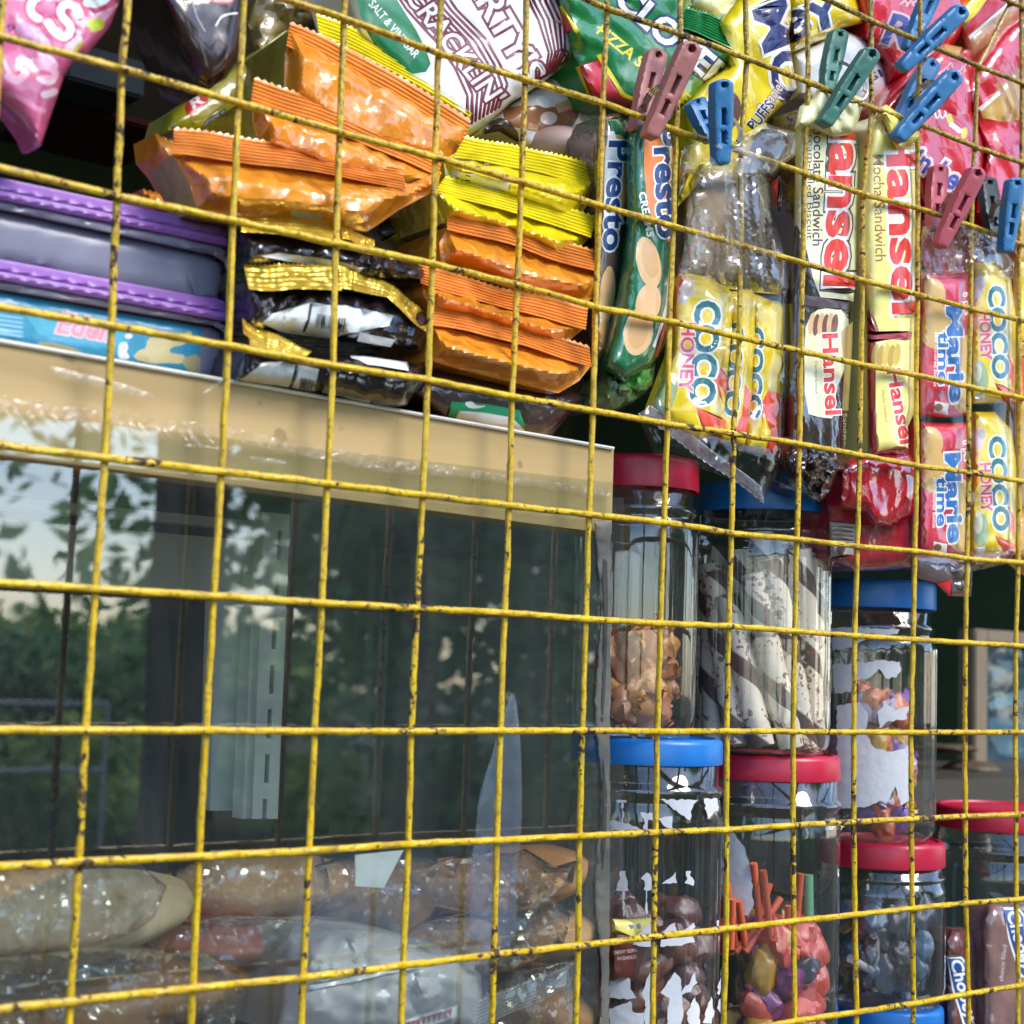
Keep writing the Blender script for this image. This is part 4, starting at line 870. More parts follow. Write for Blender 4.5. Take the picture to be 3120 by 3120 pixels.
# red bags
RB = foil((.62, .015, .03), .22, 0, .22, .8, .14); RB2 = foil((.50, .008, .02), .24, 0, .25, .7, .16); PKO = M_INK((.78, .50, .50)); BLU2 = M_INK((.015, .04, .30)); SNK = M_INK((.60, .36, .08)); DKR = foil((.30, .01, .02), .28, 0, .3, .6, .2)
sheet('red_snack_bag', [(2590, -60), (2930, -60), (2960, 60), (2900, 150), (2830, 230), (2700, 262), (2690, 190), (2630, 110), (2630, 70)], .056, RB,
      txt2('Rin', (2690, 128), (2850, 168), 92, BLU2, PKO, .035, .055, .15) + [stroke([(2745+q*18, 12+(q % 2)*5), (2758+q*18, 2), (2766+q*18, 18)], 5, PKO) for q in range(4)] + [line([(2664, 0), (2650, 60)], 5, PKL)],
      thick=.014, wr=.0016, ang=70, back=.03, label='red bag with a blue capital letter at the top, left of the blue pegs', cat='snack bag', group='red snack bags')
sheet('red_snack_bag', [(2650, 345), (2690, 285), (2780, 200), (2860, 130), (2960, 150), (2980, 300), (2960, 420), (2860, 380), (2760, 380), (2700, 400)], .046, RB,
      [stroke([(2850+q*13, 190+(q*37 % 50)), (2858+q*13, 180+(q*37 % 50)), (2864+q*13, 194+(q*37 % 50))], 4, PKO) for q in range(8)] + [poly(smooth([(2870, 120), (2920, 90), (2935, 130), (2920, 180), (2880, 150)]), SNK)],
      thick=.02, wr=.001, ang=70, back=.03, label='glossy red bag bulging between the green and blue pegs', cat='snack bag', group='red snack bags')
sheet('red_snack_bag', [(2770, 350), (2870, 300), (2960, 330), (3000, 440), (2995, 540), (2960, 640), (2860, 640), (2800, 610), (2770, 500)], .036, RB,
      txt2('in-bee', (2775, 505), (2935, 598), 66, BLU2, WHT, .03, .10, .1) + txt2('in-bee', (2775, 505), (2935, 598), 66, BLU2, PKO, .03, .05, .1)
      + [stroke([(2846+q*16, 332+(q % 2)*6), (2854+q*16, 360), (2864+q*16, 350)], 5, WHT) for q in range(3)] + [ell(2895, 365, 9, 18, YL, -20), ell(2938, 405, 9, 18, YL, 10)] + [ell(2900+q*8, 380+q*6, 9, 8, WHT) for q in range(4)]
      + [poly([(2785, 610), (2850, 640), (2850, 680), (2790, 690)], SNK)],
      thick=.012, wr=.0014, ang=60, back=.03, label='red bag with blue lettering outlined in white behind the dark pink peg', cat='snack bag', group='red snack bags')
sheet('red_snack_bag', [(3170, 10), (3170, 720), (3020, 730), (2960, 650), (3000, 470), (2950, 330), (2930, 280), (2960, 210), (3060, 80)], .042, RB,
      [poly([(2985, 330), (3110, 205), (3170, 170), (3170, 360), (3050, 370), (2995, 360)], SNK), line([(2985, 335), (3060, 270), (3170, 150)], 12, WHT)]+[stroke([(3045+q*26, 260-q*22), (3075+q*24, 330-q*10), (3060+q*26, 365)], 16, M_INK((.42, .20, .05))) for q in range(4)]
      + [poly([(2935, 300), (2970, 275), (2965, 310), (2950, 325)], PKL)],
      thick=.014, wr=.0025, ang=60, back=.03, label='tall red bag with a window of brown peas at the right edge', cat='snack bag', group='red snack bags')
sheet('red_snack_bag', [(2900, 30), (2990, -60), (3170, -60), (3170, 30), (3010, 160), (2950, 200), (2930, 110)], .055, foil((.50, .28, .12), .3, var=.3),
      [poly([(2900, 40), (2950, -60), (2990, -60), (2935, 30)], M_INK((.75, .25, .02))), poly([(2935, 30), (2990, -60), (3050, -60), (2990, 30), (2940, 70)], YL), poly([(2950, 110), (3100, 0), (3130, -60), (3050, -60), (2985, 30), (2945, 80)], RDB), line([(2952, 116), (3120, -30)], 11, WHT)],
      thick=.012, wr=.0016, ang=140, back=.03, label='bag with yellow, red and tan bands in the top right corner', cat='snack bag', group='red snack bags')
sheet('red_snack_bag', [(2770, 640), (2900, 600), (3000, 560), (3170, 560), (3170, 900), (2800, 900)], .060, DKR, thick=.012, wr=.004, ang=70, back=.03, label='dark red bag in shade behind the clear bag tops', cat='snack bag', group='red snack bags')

# ---- two cracker rolls in green wrappers
PG = foil((.008, .13, .045), .22, 0, .22, .8, .15); PO = M_INK((.72, .20, .03)); PN = M_INK((.012, .05, .19)); BIS = M_INK((.58, .33, .13)); BIS2 = M_INK((.66, .42, .20)); PBW = M_INK((.66, .70, .74))
sheet('cracker_roll', [(1806, 400), (1836, 350), (1885, 342), (1925, 400), (1930, 600), (1905, 780), (1880, 960), (1870, 1060), (1815, 1120), (1790, 1010), (1800, 820), (1808, 600)], .030, foil((.10, .07, .06), .2, 0, .25, .8, .3),
      [poly([(1852, 365), (1900, 352), (1925, 420), (1915, 500), (1880, 480)], PG), poly(smooth([(1845, 400), (1915, 420), (1918, 560), (1895, 700), (1850, 770), (1838, 600)]), BIS), poly(smooth([(1845, 400), (1880, 400), (1890, 560), (1870, 760), (1838, 760)]), PBW)]
      + txt2('Presto', (1858, 432), (1838, 760), 62, PN, WHT, .03, .05, 0, (1, .02)) + [ell(1850, 900, 24, 90, BIS2, 5), ell(1840, 1040, 26, 70, BIS, 5)],
      thick=.016, wr=.0016, ang=88, back=.02, label='cracker roll with navy lettering nearest the yellow packs', cat='cracker roll', group='cracker rolls clipped upright')
sheet('cracker_roll', [(1905, 420), (1940, 350), (1990, 370), (2040, 400), (2060, 520), (2060, 740), (2045, 900), (2030, 1040), (1990, 1120), (1900, 1170), (1830, 1120), (1880, 900), (1905, 700)], .020, PG,
      [poly([(1962, 410), (2048, 425), (2056, 560), (2052, 740), (2020, 730), (1975, 640), (1962, 520)], PO), ell(1976, 800, 36, 80, BIS2, -12, 26), ell(1980, 790, 24, 58, BIS, -12), ell(1975, 925, 38, 62, BIS2, 10, 26), ell(1945, 1010, 44, 74, BIS2, 10, 26), ell(1945, 1010, 30, 54, BIS, 10), poly([(2050, 740), (2062, 740), (2050, 950), (2005, 1090), (1995, 1085), (2038, 940)], M_INK((.40, .05, .03))), poly([(2042, 760), (2050, 760), (2038, 940), (1996, 1060), (1988, 1055), (2028, 930)], WHT)]
      + txt2('Presto', (1992, 388), (2006, 722), 66, PN, WHT, .035, .045, 0, (1, -.06)) + [txt('CREAMS', (1946, 588), (1972, 722), 22, WHT, .025)],
      thick=.018, wr=.0016, ang=88, back=.02, label='green cracker roll with orange band and biscuit pictures', cat='cracker roll', group='cracker rolls clipped upright')
sheet('twisted_wrapper', [(1850, 1080), (1930, 1070), (2000, 1090), (1990, 1180), (1930, 1230), (1860, 1260), (1780, 1230), (1830, 1150)], .026, foil((.12, .22, .08), .16, 0, .6, .9, .5), [poly(smooth([(1860, 1090), (1930, 1085), (1925, 1120), (1890, 1150), (1850, 1130)]), M_INK((.38, .05, .09))), poly(smooth([(1900, 1130), (1980, 1110), (1980, 1170), (1920, 1190)]), M_INK((.12, .42, .08))), poly([(1905, 1082), (1930, 1082), (1925, 1118), (1903, 1112)], WHT)],
      thick=.012, wr=.006, wsc=40, back=.01, label='shiny twisted green and pink wrapper end below the cracker rolls', cat='wrapper end')

sheet('tan_packet', [(2085, 560), (2240, 540), (2330, 640), (2320, 850), (2070, 860)], .05, foil((.36, .27, .17), .3, var=.25), thick=.008, wr=.002, ang=80, back=.015, label='dull tan packet seen through the neck of the gathered clear bag', cat='biscuit packet')
# ---- clear bag of coconut biscuits
CY_ = foil((.82, .60, .008), .26, 0, .18, .7, .1); FLM = M_INK((.74, .07, .03)); TEAL = M_INK((.012, .15, .17)); ROS = M_INK((.62, .06, .12)); LGN = M_INK((.30, .42, .22)); BEI = M_INK((.52, .44, .36))
flame = lambda pts: poly(pts, FLM)
def coco(label, o, Y, L, H, fl, extra=()):
    return sheet('biscuit_packet', o, Y, CY_, [flame(f) for f in fl]+list(extra)+txt2('COCO', L[0], L[1], L[2], TEAL, WHT, .04, .06)+(txt2('HONEY', H[0], H[1], H[2], ROS, PKW2, .03, .06) if H else []),
                 thick=.008, wr=.0014, ang=88, back=.006, label=label, cat='biscuit packet', group='yellow coconut biscuit packets')
coco('yellow biscuit packet in front inside the clear bag', [(2062, 870), (2090, 830), (2160, 845), (2220, 880), (2236, 900), (2230, 1000), (2212, 1200), (2205, 1330), (2130, 1345), (2040, 1300), (1990, 1240), (2050, 1080)], .016,
     ((2122, 918), (2102, 1228), 74), ((2078, 985), (2070, 1190), 40), [[(2180, 1100), (2225, 1160), (2215, 1210), (2190, 1170), (2205, 1230), (2170, 1160)], [(2120, 1240), (2210, 1280), (2205, 1330), (2150, 1320)]],
     [poly(smooth([(2064, 850), (2120, 850), (2110, 900), (2080, 930), (2060, 910)]), M_INK((.66, .55, .52))), ell(2100, 885, 14, 20, BEI), ell(2030, 1200, 30, 70, LGN, 15), poly([(2062, 845), (2090, 845), (2070, 880)], FLM)])
coco('yellow biscuit packet in the middle of the clear bag, half covered', [(2215, 890), (2290, 880), (2310, 920), (2300, 1100), (2285, 1300), (2270, 1360), (2190, 1350), (2205, 1200), (2230, 1000)], .0195, ((2222, 985), (2206, 1262), 44), None,
     [[(2270, 1170), (2290, 1200), (2275, 1330), (2240, 1310), (2260, 1260)]])
coco('yellow biscuit packet at the right side of the clear bag, edge on', [(2290, 890), (2350, 915), (2405, 925), (2400, 1100), (2385, 1250), (2375, 1400), (2270, 1370), (2280, 1250), (2295, 1000)], .021, ((2286, 1000), (2276, 1272), 42), None,
     [[(2340, 1190), (2378, 1200), (2390, 1260), (2372, 1400), (2330, 1380), (2350, 1320), (2320, 1230)], [(2300, 1180), (2330, 1230), (2325, 1290)]])
HF = film((.98, .98, .98), .12, .8, .07, .10, 30, .01, (.72, .72, .74))
LF = film((.99, .99, .99), .005, .65, .05, .08, 30, .0)
t = thing('clear_bag', W(2200, 1500, .01), 'clear plastic bag gathered at the blue peg, holding yellow biscuit packets', 'plastic bag')
sheet('gathered_neck', [(2098, 560), (2130, 500), (2200, 470), (2320, 480), (2345, 560), (2352, 640), (2400, 800), (2405, 880), (2380, 900), (2220, 880), (2060, 850), (2070, 800), (2112, 640)], .0115, HF, thick=.02, fall=80, wr=.009, wsc=44, ang=86, stretch=6, grid=10, parent=t, sharp=22)
sheet('flared_top', [(2066, 600), (2074, 450), (2130, 425), (2170, 400), (2250, 420), (2330, 372), (2360, 385), (2436, 408), (2425, 470), (2350, 548), (2250, 560), (2150, 540), (2100, 530)], .0085, HF, thick=.012, fall=50, wr=.010, wsc=75, grid=11, parent=t, sharp=22)
sheet('bag_body', [(2066, 830), (2200, 870), (2400, 880), (2402, 1100), (2385, 1400), (2350, 1490), (2330, 1522), (2290, 1512), (2230, 1460), (2100, 1420), (1990, 1380), (1945, 1270), (1975, 1230), (2050, 1060)], .0095, LF, thick=.008, fall=60, wr=.0024, wsc=70, grid=13, parent=t)
seal(t, (1944, 1262), (2330, 1530), (2320, 1480), (1985, 1235), .010, .012, film((.92, .92, .95), .42, .9, .15, .4, 260, .05, (.84, .82, .88)), 9, 40, name='crimped_edge')

# ---- cream and brown sandwich biscuit sleeves
HB = foil((.040, .022, .020), .17, 0, .45, .9, .3); HC = foil((.72, .70, .45), .32, 0, .10, .4, .05); HY = foil((.80, .72, .22), .32, 0, .10, .4, .05); HM = foil((.36, .02, .035), .2, 0, .3, .8, .2); HR = M_INK((.66, .035, .02)); DK = M_INK((.06, .03, .03)); BI1 = M_INK((.62, .40, .20)); BI2 = M_INK((.18, .06, .03))
sheet('biscuit_sleeve', [(2350, 560), (2380, 500), (2450, 480), (2450, 700), (2430, 800), (2380, 760)], .034, HB, [poly([(2345, 560), (2372, 540), (2366, 720), (2348, 716)], HR), txt('Chocolate Sandwich', (2382, 590), (2376, 716), 9, M_INK((.6, .55, .4)))], thick=.008, wr=.001, back=.015, label='half hidden brown sleeve left of the cream one', cat='biscuit sleeve', group='chocolate biscuit sleeves')
def biscuits(cx, cy, w, mats, n=5):
    return [ell(cx-w/2+w*i/(n-1), cy+(i % 2)*4, w/n*.85, 34, mats[i % 2], 8) for i in range(n)]
sheet('biscuit_sleeve', [(2424, 380), (2442, 330), (2520, 330), (2600, 360), (2618, 500), (2612, 800), (2600, 1000), (2585, 1250), (2570, 1420), (2590, 1440), (2540, 1470), (2480, 1510), (2430, 1480), (2400, 1430), (2392, 1200), (2400, 900), (2420, 690)], .018, HB,
      [poly([(2424, 380), (2442, 330), (2520, 330), (2600, 360), (2618, 500), (2612, 800), (2600, 920), (2500, 905), (2478, 850), (2460, 770), (2432, 690), (2420, 690)], HC), poly([(2440, 900), (2500, 905), (2585, 922), (2583, 944), (2500, 934), (2448, 930)], DK),
       poly(smooth([(2450, 1010), (2470, 960), (2500, 938), (2584, 946), (2588, 1050), (2576, 1120), (2545, 1190), (2546, 1276), (2500, 1272), (2452, 1258)]), HC), poly([(2562, 1010), (2598, 980), (2598, 1120), (2590, 1250), (2566, 1250), (2572, 1120)], M_INK((.48, .36, .12)))]
      + txt2('Hansel', (2541, 290), (2512, 864), 98, HR, DK, .035, .075, 0, (1, .03)) + txt2('Hansel', (2541, 290), (2512, 864), 98, HR, WHT, .035, .045, 0, (1, .03))
      + [txt('Chocolate Sandwich', (2480, 356), (2476, 748), 31, DK, .012), txt('Cream-Filled Biscuit', (2462, 380), (2458, 730), 19, DK, 0)]
      + biscuits(2508, 986, 70, (BI1, BI2), 6) + txt2('Hansel', (2506, 1020), (2516, 1262), 46, HR, WHT, .03, .04, 0, (1, -.05)) + [txt('Chocolate Sandwich', (2482, 1100), (2484, 1200), 9, DK), txt('Sandwich', (2568, 1260), (2572, 1380), 12, M_INK((.6, .5, .3)))],
      thick=.012, wr=.0012, ang=88, back=.02, label='cream and dark brown biscuit sleeve hung by the green peg', cat='biscuit sleeve', group='chocolate biscuit sleeves')
sheet('sleeve_fold', [(2420, 392), (2436, 325), (2476, 296), (2496, 258), (2534, 272), (2530, 320), (2590, 286), (2634, 298), (2618, 360), (2602, 400), (2585, 412), (2540, 420), (2480, 394)], .006, foil((.72, .70, .36), .35, 0, .12, .4, .06), thick=.008, fall=34, wr=.003, wsc=50, ang=60, grid=9, label='folded cream paper top of the sleeve held in the green peg', cat='sleeve top')
sheet('brown_film', [(2400, 1330), (2470, 1340), (2560, 1400), (2600, 1420), (2560, 1440), (2530, 1500), (2500, 1530), (2470, 1500), (2420, 1450), (2392, 1400)], .010, foil((.06, .035, .025), .12, 0, .6, 1, .3), thick=.008, wr=.006, wsc=40, grid=9, back=.004, label='crumpled dark brown bag bottom above the blue jar lid', cat='wrapper end')
sheet('biscuit_sleeve', [(2640, 400), (2660, 360), (2700, 345), (2760, 390), (2792, 420), (2796, 560), (2806, 640), (2794, 900), (2790, 1250), (2766, 1300), (2770, 1390), (2644, 1395), (2640, 950), (2625, 700), (2632, 500)], .014, HY,
      [poly([(2632, 940), (2668, 1010), (2780, 1012), (2776, 1034), (2720, 1034), (2668, 1042), (2668, 1240), (2672, 1376), (2766, 1366), (2774, 1300), (2780, 1395), (2630, 1400)], HM), poly([(2636, 940), (2650, 950), (2678, 1010), (2640, 1012)], HM), poly([(2638, 1013), (2770, 1012), (2768, 1032), (2638, 1036)], M_INK((.38, .05, .06)))]
      + txt2('Hansel', (2700, 372), (2722, 950), 88, HR, WHT, .035, .05, 0, (1, -.04)) + [txt('Mocha Sandwich', (2660, 472), (2668, 796), 33, M_INK((.30, .12, .03)), .008)]
      + biscuits(2700, 1080, 66, (M_INK((.62, .46, .10)), M_INK((.50, .32, .06))), 5) + txt2('Hansel', (2702, 1130), (2744, 1352), 42, HR, WHT, .03, .04, 0, (1, -.16)) + [txt('Mocha Sandwich', (2686, 1190), (2698, 1290), 9, HM)],
      thick=.012, wr=.001, ang=88, back=.02, label='yellow mocha biscuit sleeve hung by the lower blue peg', cat='biscuit sleeve', group='mocha biscuit sleeves')
sheet('sleeve_fold', [(2660, 365), (2676, 330), (2700, 318), (2730, 340), (2752, 352), (2745, 400), (2800, 390), (2805, 420), (2770, 450), (2730, 460), (2705, 410), (2690, 360)], .004, foil((.80, .70, .12), .33, 0, .12, .4, .06), thick=.006, fall=30, wr=.003, wsc=45, ang=60, grid=9, label='folded yellow paper top of the sleeve held in the blue peg', cat='sleeve top')
RF_ = foil((.36, .008, .02), .1, 0, .5, 1, .2)
sheet('red_film', [(2560, 1420), (2640, 1380), (2770, 1380), (2796, 1420), (2800, 1500), (2780, 1570), (2720, 1605), (2660, 1600), (2630, 1560), (2560, 1540)], .012, RF_, thick=.009, wr=.0028, wsc=90, ang=80, grid=9, back=.01, label='crumpled shiny red wrapper bottom under the mocha sleeve', cat='wrapper end')
sheet('biscuit_sleeve', [(2510, 1480), (2600, 1400), (2640, 1520), (2800, 1540), (2810, 1700), (2780, 1735), (2600, 1740), (2520, 1700)], .030, foil((.30, .015, .03), .22, 0, .3, .8, .2), [poly([(2528, 1590), (2608, 1598), (2600, 1690), (2524, 1702)], M_INK((.33, .30, .27)))]+[line([(2534, 1604+q*13), (2600, 1608+q*13)], 3, DK) for q in range(4)]+[ell(2562, 1672, 14, 20, DK)], thick=.012, wr=.002, back=.02, label='dark red sleeve with a grey text panel above the blue lidded jar', cat='biscuit sleeve', group='mocha biscuit sleeves')

# ---- strips of pink and yellow packets at the right
PM = foil((.60, .025, .06), .26, 0, .18, .7, .1); MBL = M_INK((.02, .14, .44)); TA = M_INK((.66, .42, .14)); 
def marie(label, y0, y1, xl0, xl1, xr0, xr1, Y):
    k = (y1-y0)/420; X = lambda u, v: (xl0+(xl1-xl0)*v)*(1-u)+(xr0+(xr1-xr0)*v)*u
    P = lambda u, v: (X(u, v), y0+(y1-y0)*v)
    return sheet('pink_packet', [P(0, 0), P(.5, .01), P(1, .0), P(1, .5), P(1, 1), P(.5, 1.02), P(0, 1), P(0, .5)], Y, PM,
      [ell(*P(.18, .16), 42, 52*k, TA), ell(*P(.30, .38), 56, 66*k, TA), ell(*P(.9, .58), 30, 60*k, TA), ell(*P(.85, .82), 38, 70*k, TA)]
      + txt2('Marie', P(.50, .25), P(.60, .90), 46, MBL, WHT, .04, .05, 0, (1, -.05)) + txt2('time', P(.34, .42), P(.36, .78), 32, MBL, WHT, .03, .06) + [txt('Milk Flavored Biscuit', P(.26, .42), P(.27, .80), 10, WHT, .01), txt('6 pcs', P(.84, .14), P(.88, .30), 22, WHT, .01), poly([P(.30, .90), P(.58, .92), P(.56, 1.0), P(.28, .98)], WHT), ell(*P(.38, .945), 13, 11*k, BRN)],
      thick=.009, wr=.0014, ang=88, back=.010, label=label, cat='biscuit packet', group='pink biscuit packets in a clear bag')
marie('upper pink biscuit packet with blue lettering', 830, 1265, 2816, 2800, 2956, 2958, .014)
marie('lower pink biscuit packet with blue lettering', 1285, 1690, 2806, 2800, 2958, 2948, .014)
def coco2(label, y0, y1, Y, dx):
    k = (y1-y0)/400; P = lambda x, y: (x+dx, y0+(y-800)*k)
    return coco(label, [P(2968, 800), P(3030, 800), P(3080, 850), P(3096, 950), P(3092, 1200), P(2960, 1205)], Y, (P(3012, 872), P(3026, 1132), 48), (P(2984, 945), P(2990, 1078), 32),
         [[P(3060, 1040), P(3090, 1100), P(3088, 1160), P(3068, 1110)], [P(3030, 1145), P(3090, 1170), P(3088, 1200), P(3060, 1200)]],
         [poly(smooth([P(2970, 840), P(3005, 845), P(3000, 880), P(2975, 920)]), M_INK((.70, .62, .58))), ell(*P(2990, 862), 11, 16, BEI), ell(*P(2985, 1130), 26, 46*k, LGN), ell(*P(2978, 1110), 14, 32*k, M_INK((.62, .66, .52))), poly([P(2968, 1180), P(3000, 1176), P(3000, 1200), P(2968, 1204)], WHT)])
coco2('upper yellow biscuit packet in the strip beside the pink ones', 798, 1225, .014, 0)
coco2('lower yellow biscuit packet in the strip beside the pink ones', 1255, 1690, .014, 2)
sheet('orange_packet', [(3084, 640), (3170, 620), (3170, 1760), (3090, 1700)], .020, foil((.66, .34, .10), .25, 0, .3, .8, .2), [poly([(3105, 800), (3170, 800), (3170, 1050), (3110, 1040)], CY_), poly([(3108, 1080), (3170, 1120), (3170, 1240), (3112, 1200)], FLM), ell(3120, 1480, 20, 60, PKW2)], thick=.010, wr=.002, ang=88, back=.01, label='orange packet cut off by the right edge of the picture', cat='biscuit packet')
t = thing('clear_bag', W(2950, 1760, .01), 'clear plastic bag around the pink and yellow packet strips', 'plastic bag')
sheet('flared_top', [(2800, 800), (2812, 690), (2850, 680), (2930, 670), (3010, 700), (3050, 705), (3040, 740), (3090, 800), (3085, 850), (2960, 830), (2810, 850)], .008, HF, thick=.010, fall=50, wr=.008, wsc=70, grid=10, parent=t, sharp=22)
sheet('bag_body', [(2806, 820), (3090, 820), (3100, 1690), (2800, 1700)], .0085, film((.99, .99, .99), .004, .45, .05, .06, 30, .0), thick=.006, fall=50, wr=.0010, wsc=90, grid=16, parent=t)
sheet('bag_tail', [(2780, 1690), (2960, 1690), (3110, 1670), (3060, 1720), (2966, 1740), (2960, 1818), (2890, 1816), (2850, 1775), (2790, 1760)], .009, film((.94, .9, .92), .22, 1, .12, .5, 60, .05, (.62, .45, .50)), [poly([(2845, 1780), (2900, 1765), (2895, 1816), (2875, 1815)], M_INK((.60, .03, .04)))], thick=.006, wr=.004, wsc=50, grid=10, parent=t)
for k, (x, y) in enumerate([(2986, 596), (2994, 602), (3006, 606), (2950, 470), (3014, 500), (2998, 612)]):
    pass

# ---- clothes pegs
def bar(name, top, tip, w0, w1, Yt, Yj, mat, parent, th, hole=True, slots=((.34, .52),), notch=True):
    """one peg arm: rounded handle at `top`, narrowing jaw at `tip` (px); it leans from Yt at the handle to Yj at the jaw"""
    a, b = Vector(top), Vector(tip); L = (b-a).length; u = (b-a)/L; v = Vector((-u.y, u.x))
    P = lambda s, q: tuple(a+u*(s*L)+v*q)
    wl = lambda s: (w0+(w1-w0)*max(0, (s-.35)/.65))/2
    o = [P(.07-.07*math.sin(math.pi*k/8), -w0/2*math.cos(math.pi*k/8)) for k in range(9)]
    o += [P(.3, w0*.52), P(.55, w0*.50), P(.60, wl(.6)*1.02), P(.8, wl(.8)), P(.97, w1/2), P(1.0, w1*.36), P(1.0, -w1*.36), P(.97, -w1/2), P(.8, -wl(.8)), P(.6, -wl(.6)*1.02), P(.55, -w0*.50), P(.3, -w0*.52)]
    hs = []
    if hole: hs.append([P(.075+.032*math.cos(t), .032*L*math.sin(t)) for t in [2*math.pi*k/10 for k in range(10)]])
    for s0, s1 in slots: hs.append([P(s0, -w0*.10), P(s0, w0*.10), P(s1, w0*.10), P(s1, -w0*.10)])
    Yf = lambda x, y: Yt+(Yj-Yt)*min(1, max(0, ((Vector((x, y))-a).dot(u)/L)))
    return sheet(name, o, Yf, mat, holes=hs, thick=.0012, fall=w0*.16, wr=.0002, wsc=30, grid=8, back=th, parent=parent)
PEG = {'rose': plain((.34, .12, .11), .5, .2, 120, var=.12, name='faded_rose_plastic'), 'blue': plain((.025, .15, .34), .45, .2, 120, var=.12, name='blue_plastic'), 'green': plain((.04, .15, .115), .5, .2, 120, var=.15, name='green_plastic'), 'red': plain((.38, .06, .085), .5, .2, 120, var=.12, name='dull_red_plastic'), 'black': plain((.03, .045, .05), .5, .2, 120, name='black_plastic')}
M_STL = plain((.45, .43, .40), .3, .05, metal=.9, name='spring_steel')
def peg(label, c, f_top, f_tip, r_top, r_tip, w, ring, c2=None, jaw=.003):
    t = thing('clothes_peg', W(f_tip[0], f_tip[1], 0), label, 'clothes peg', 'clothes pegs clipped on the grille')
    bar('arm', r_top, r_tip, w*.95, w*.62, .017, .006, PEG[c2 or c], t, .0042, slots=((.30, .48), (.62, .74)))
    bar('arm', f_top, f_tip, w, w*.75, -.020, -.0085, PEG[c], t, .0042, slots=((.36, .54), (.62, .76)))
    cx, cy, rx, ry, rot = ring; cs, sn = math.cos(R_(rot)), math.sin(R_(rot)); pts = []
    for k in range(26):
        A = math.pi*2*k/26; x, y = rx*math.cos(A), ry*math.sin(A)
        pts.append(W(cx+x*cs-y*sn, cy+x*sn+y*cs, .002+.016*-math.cos(A)))
    tube('spring', pts, .0007, M_STL, t, 6, closed=True)
    for k in range(2):
        pts2 = [p+Vector((0, .0012*(k+1), .0012*(k+1))) for p in pts[18:26]]
        tube('spring_coil', pts2, .0006, M_STL, t, 6)
    return t
peg('faded rose clothes peg over the cracker rolls', 'rose', (2117, 128), (1985, 418), (2010, 148), (1945, 400), 62, (2010, 330, 62, 40, -70))
peg('upright blue clothes peg pinching the gathered clear bag', 'blue', (2206, 240), (2204, 500), (2122, 300), (2180, 430), 58, (2222, 400, 52, 34, 60))
peg('green clothes peg holding the cream sleeve', 'green', (2668, 148), (2515, 380), (2564, 88), (2520, 300), 54, (2570, 250, 82, 50, 35))
peg('upper blue clothes peg in the top right corner', 'blue', (2944, 22), (2752, 208), (2864, -60), (2772, 150), 52, (2840, 130, 56, 26, -55))
peg('lower blue clothes peg holding the yellow mocha sleeve', 'blue', (2922, 220), (2738, 424), (2850, 180), (2740, 380), 56, (2826, 310, 66, 36, -50))
peg('dull red clothes peg on the bag of pink packets', 'red', (2988, 510), (2868, 752), (2868, 500), (2850, 700), 52, (2916, 640, 56, 34, -65))
peg('blue and black clothes peg at the right edge', 'blue', (3102, 540), (3070, 770), (3014, 540), (3040, 740), 48, (3056, 660, 44, 30, -80), 'black')

# ================================================================== THE JARS
M_JAR = film((.95, .955, .96), .018, 1.15, .04, .05, 26, .01, (.62, .63, .66))
LIDC = {'red': plain((.50, .016, .05), .34, .06, 60, var=.10, name='red_lid'), 'blue': plain((.012, .17, .55), .34, .06, 60, var=.08, name='blue_lid')}
JARS = {}
def jar(key, label, cx, hw, lid, base, Yc, color, flutes=0, neck=.93, lidw=1.0, ridged=False):
    c = W(cx, (lid[0]+base)/2, Yc); zc = (c-CAM).dot(RF); r = hw*zc/F_PX; yf = Yc-r*.75
    z = lambda py: W(cx, py, yf).z
    zt, zl, zb = z(lid[0]), z(lid[1]), z(base)
    t = thing('jar', (c.x, Yc, zb), label, 'jar', 'lidded plastic jars beside the cabinet')
    H = zl-zb; rn = r*neck
    prof = [(.0, zb+.004), (r*.80, zb+.003), (r*.90, zb), (r*.985, zb+.005), (r, zb+.012)]
    prof += [(r, zb+.012+(H*.80-.012)*i/7) for i in range(1, 8)]
    prof += [(r*.995, zb+H*.83), (r*.975, zb+H*.855), (rn*.985, zb+H*.875), (rn*.97, zb+H*.89), (rn*1.015, zb+H*.905), (rn*1.015, zb+H*.925), (rn*.96, zb+H*.935), (rn*.96, zt-.003)]
    V, Fc = lathe(prof, c.x, Yc, 96 if flutes else 64, flutes, r*.055, (zb+.014, zb+H*.84))
    build('body', V, Fc, M_JAR, t, sharp=70)
    R = r*lidw*.985; h = zt-zl
    lp = [(R*.95, zl+.0005), (R*.995, zl), (R, zl+.0012), (R*.998, zl+h*.8), (R*.985, zt-.0012), (R*.95, zt), (R*.90, zt+.0002), (R*.88, zt-.001), (.0, zt-.001)]
    V, Fc = lathe(lp, c.x, Yc, 72); build('lid', V, Fc, LIDC[color], t, sharp=50)
    JARS[key] = (c.x, Yc, r, zb, zl, t); return t
jar('J4', 'blue lidded ribbed jar with torn white label scraps, lowest and nearest the cabinet', 1958, 237, (2254, 2334), 3330, .066, 'blue', 30, .98)
jar('J1', 'red lidded jar of amber candy standing on the blue lidded jar by the cabinet', 1935, 190, (1376, 1476), 2248, .062, 'red', 0, .95)
jar('J5', 'red lidded jar of orange straws and lollipops under the wafer stick jar', 2334, 220, (2306, 2384), 3330, .075, 'red', 0, .985)
jar('J2', 'tall blue lidded jar filled with striped wafer sticks', 2322, 208, (1455, 1545), 2300, .072, 'blue', 34, .985)
jar('J6', 'red lidded jar of dark sweets below the purple candy jar', 2682, 194, (2578, 2656), 3092, .082, 'red', 0, .97)
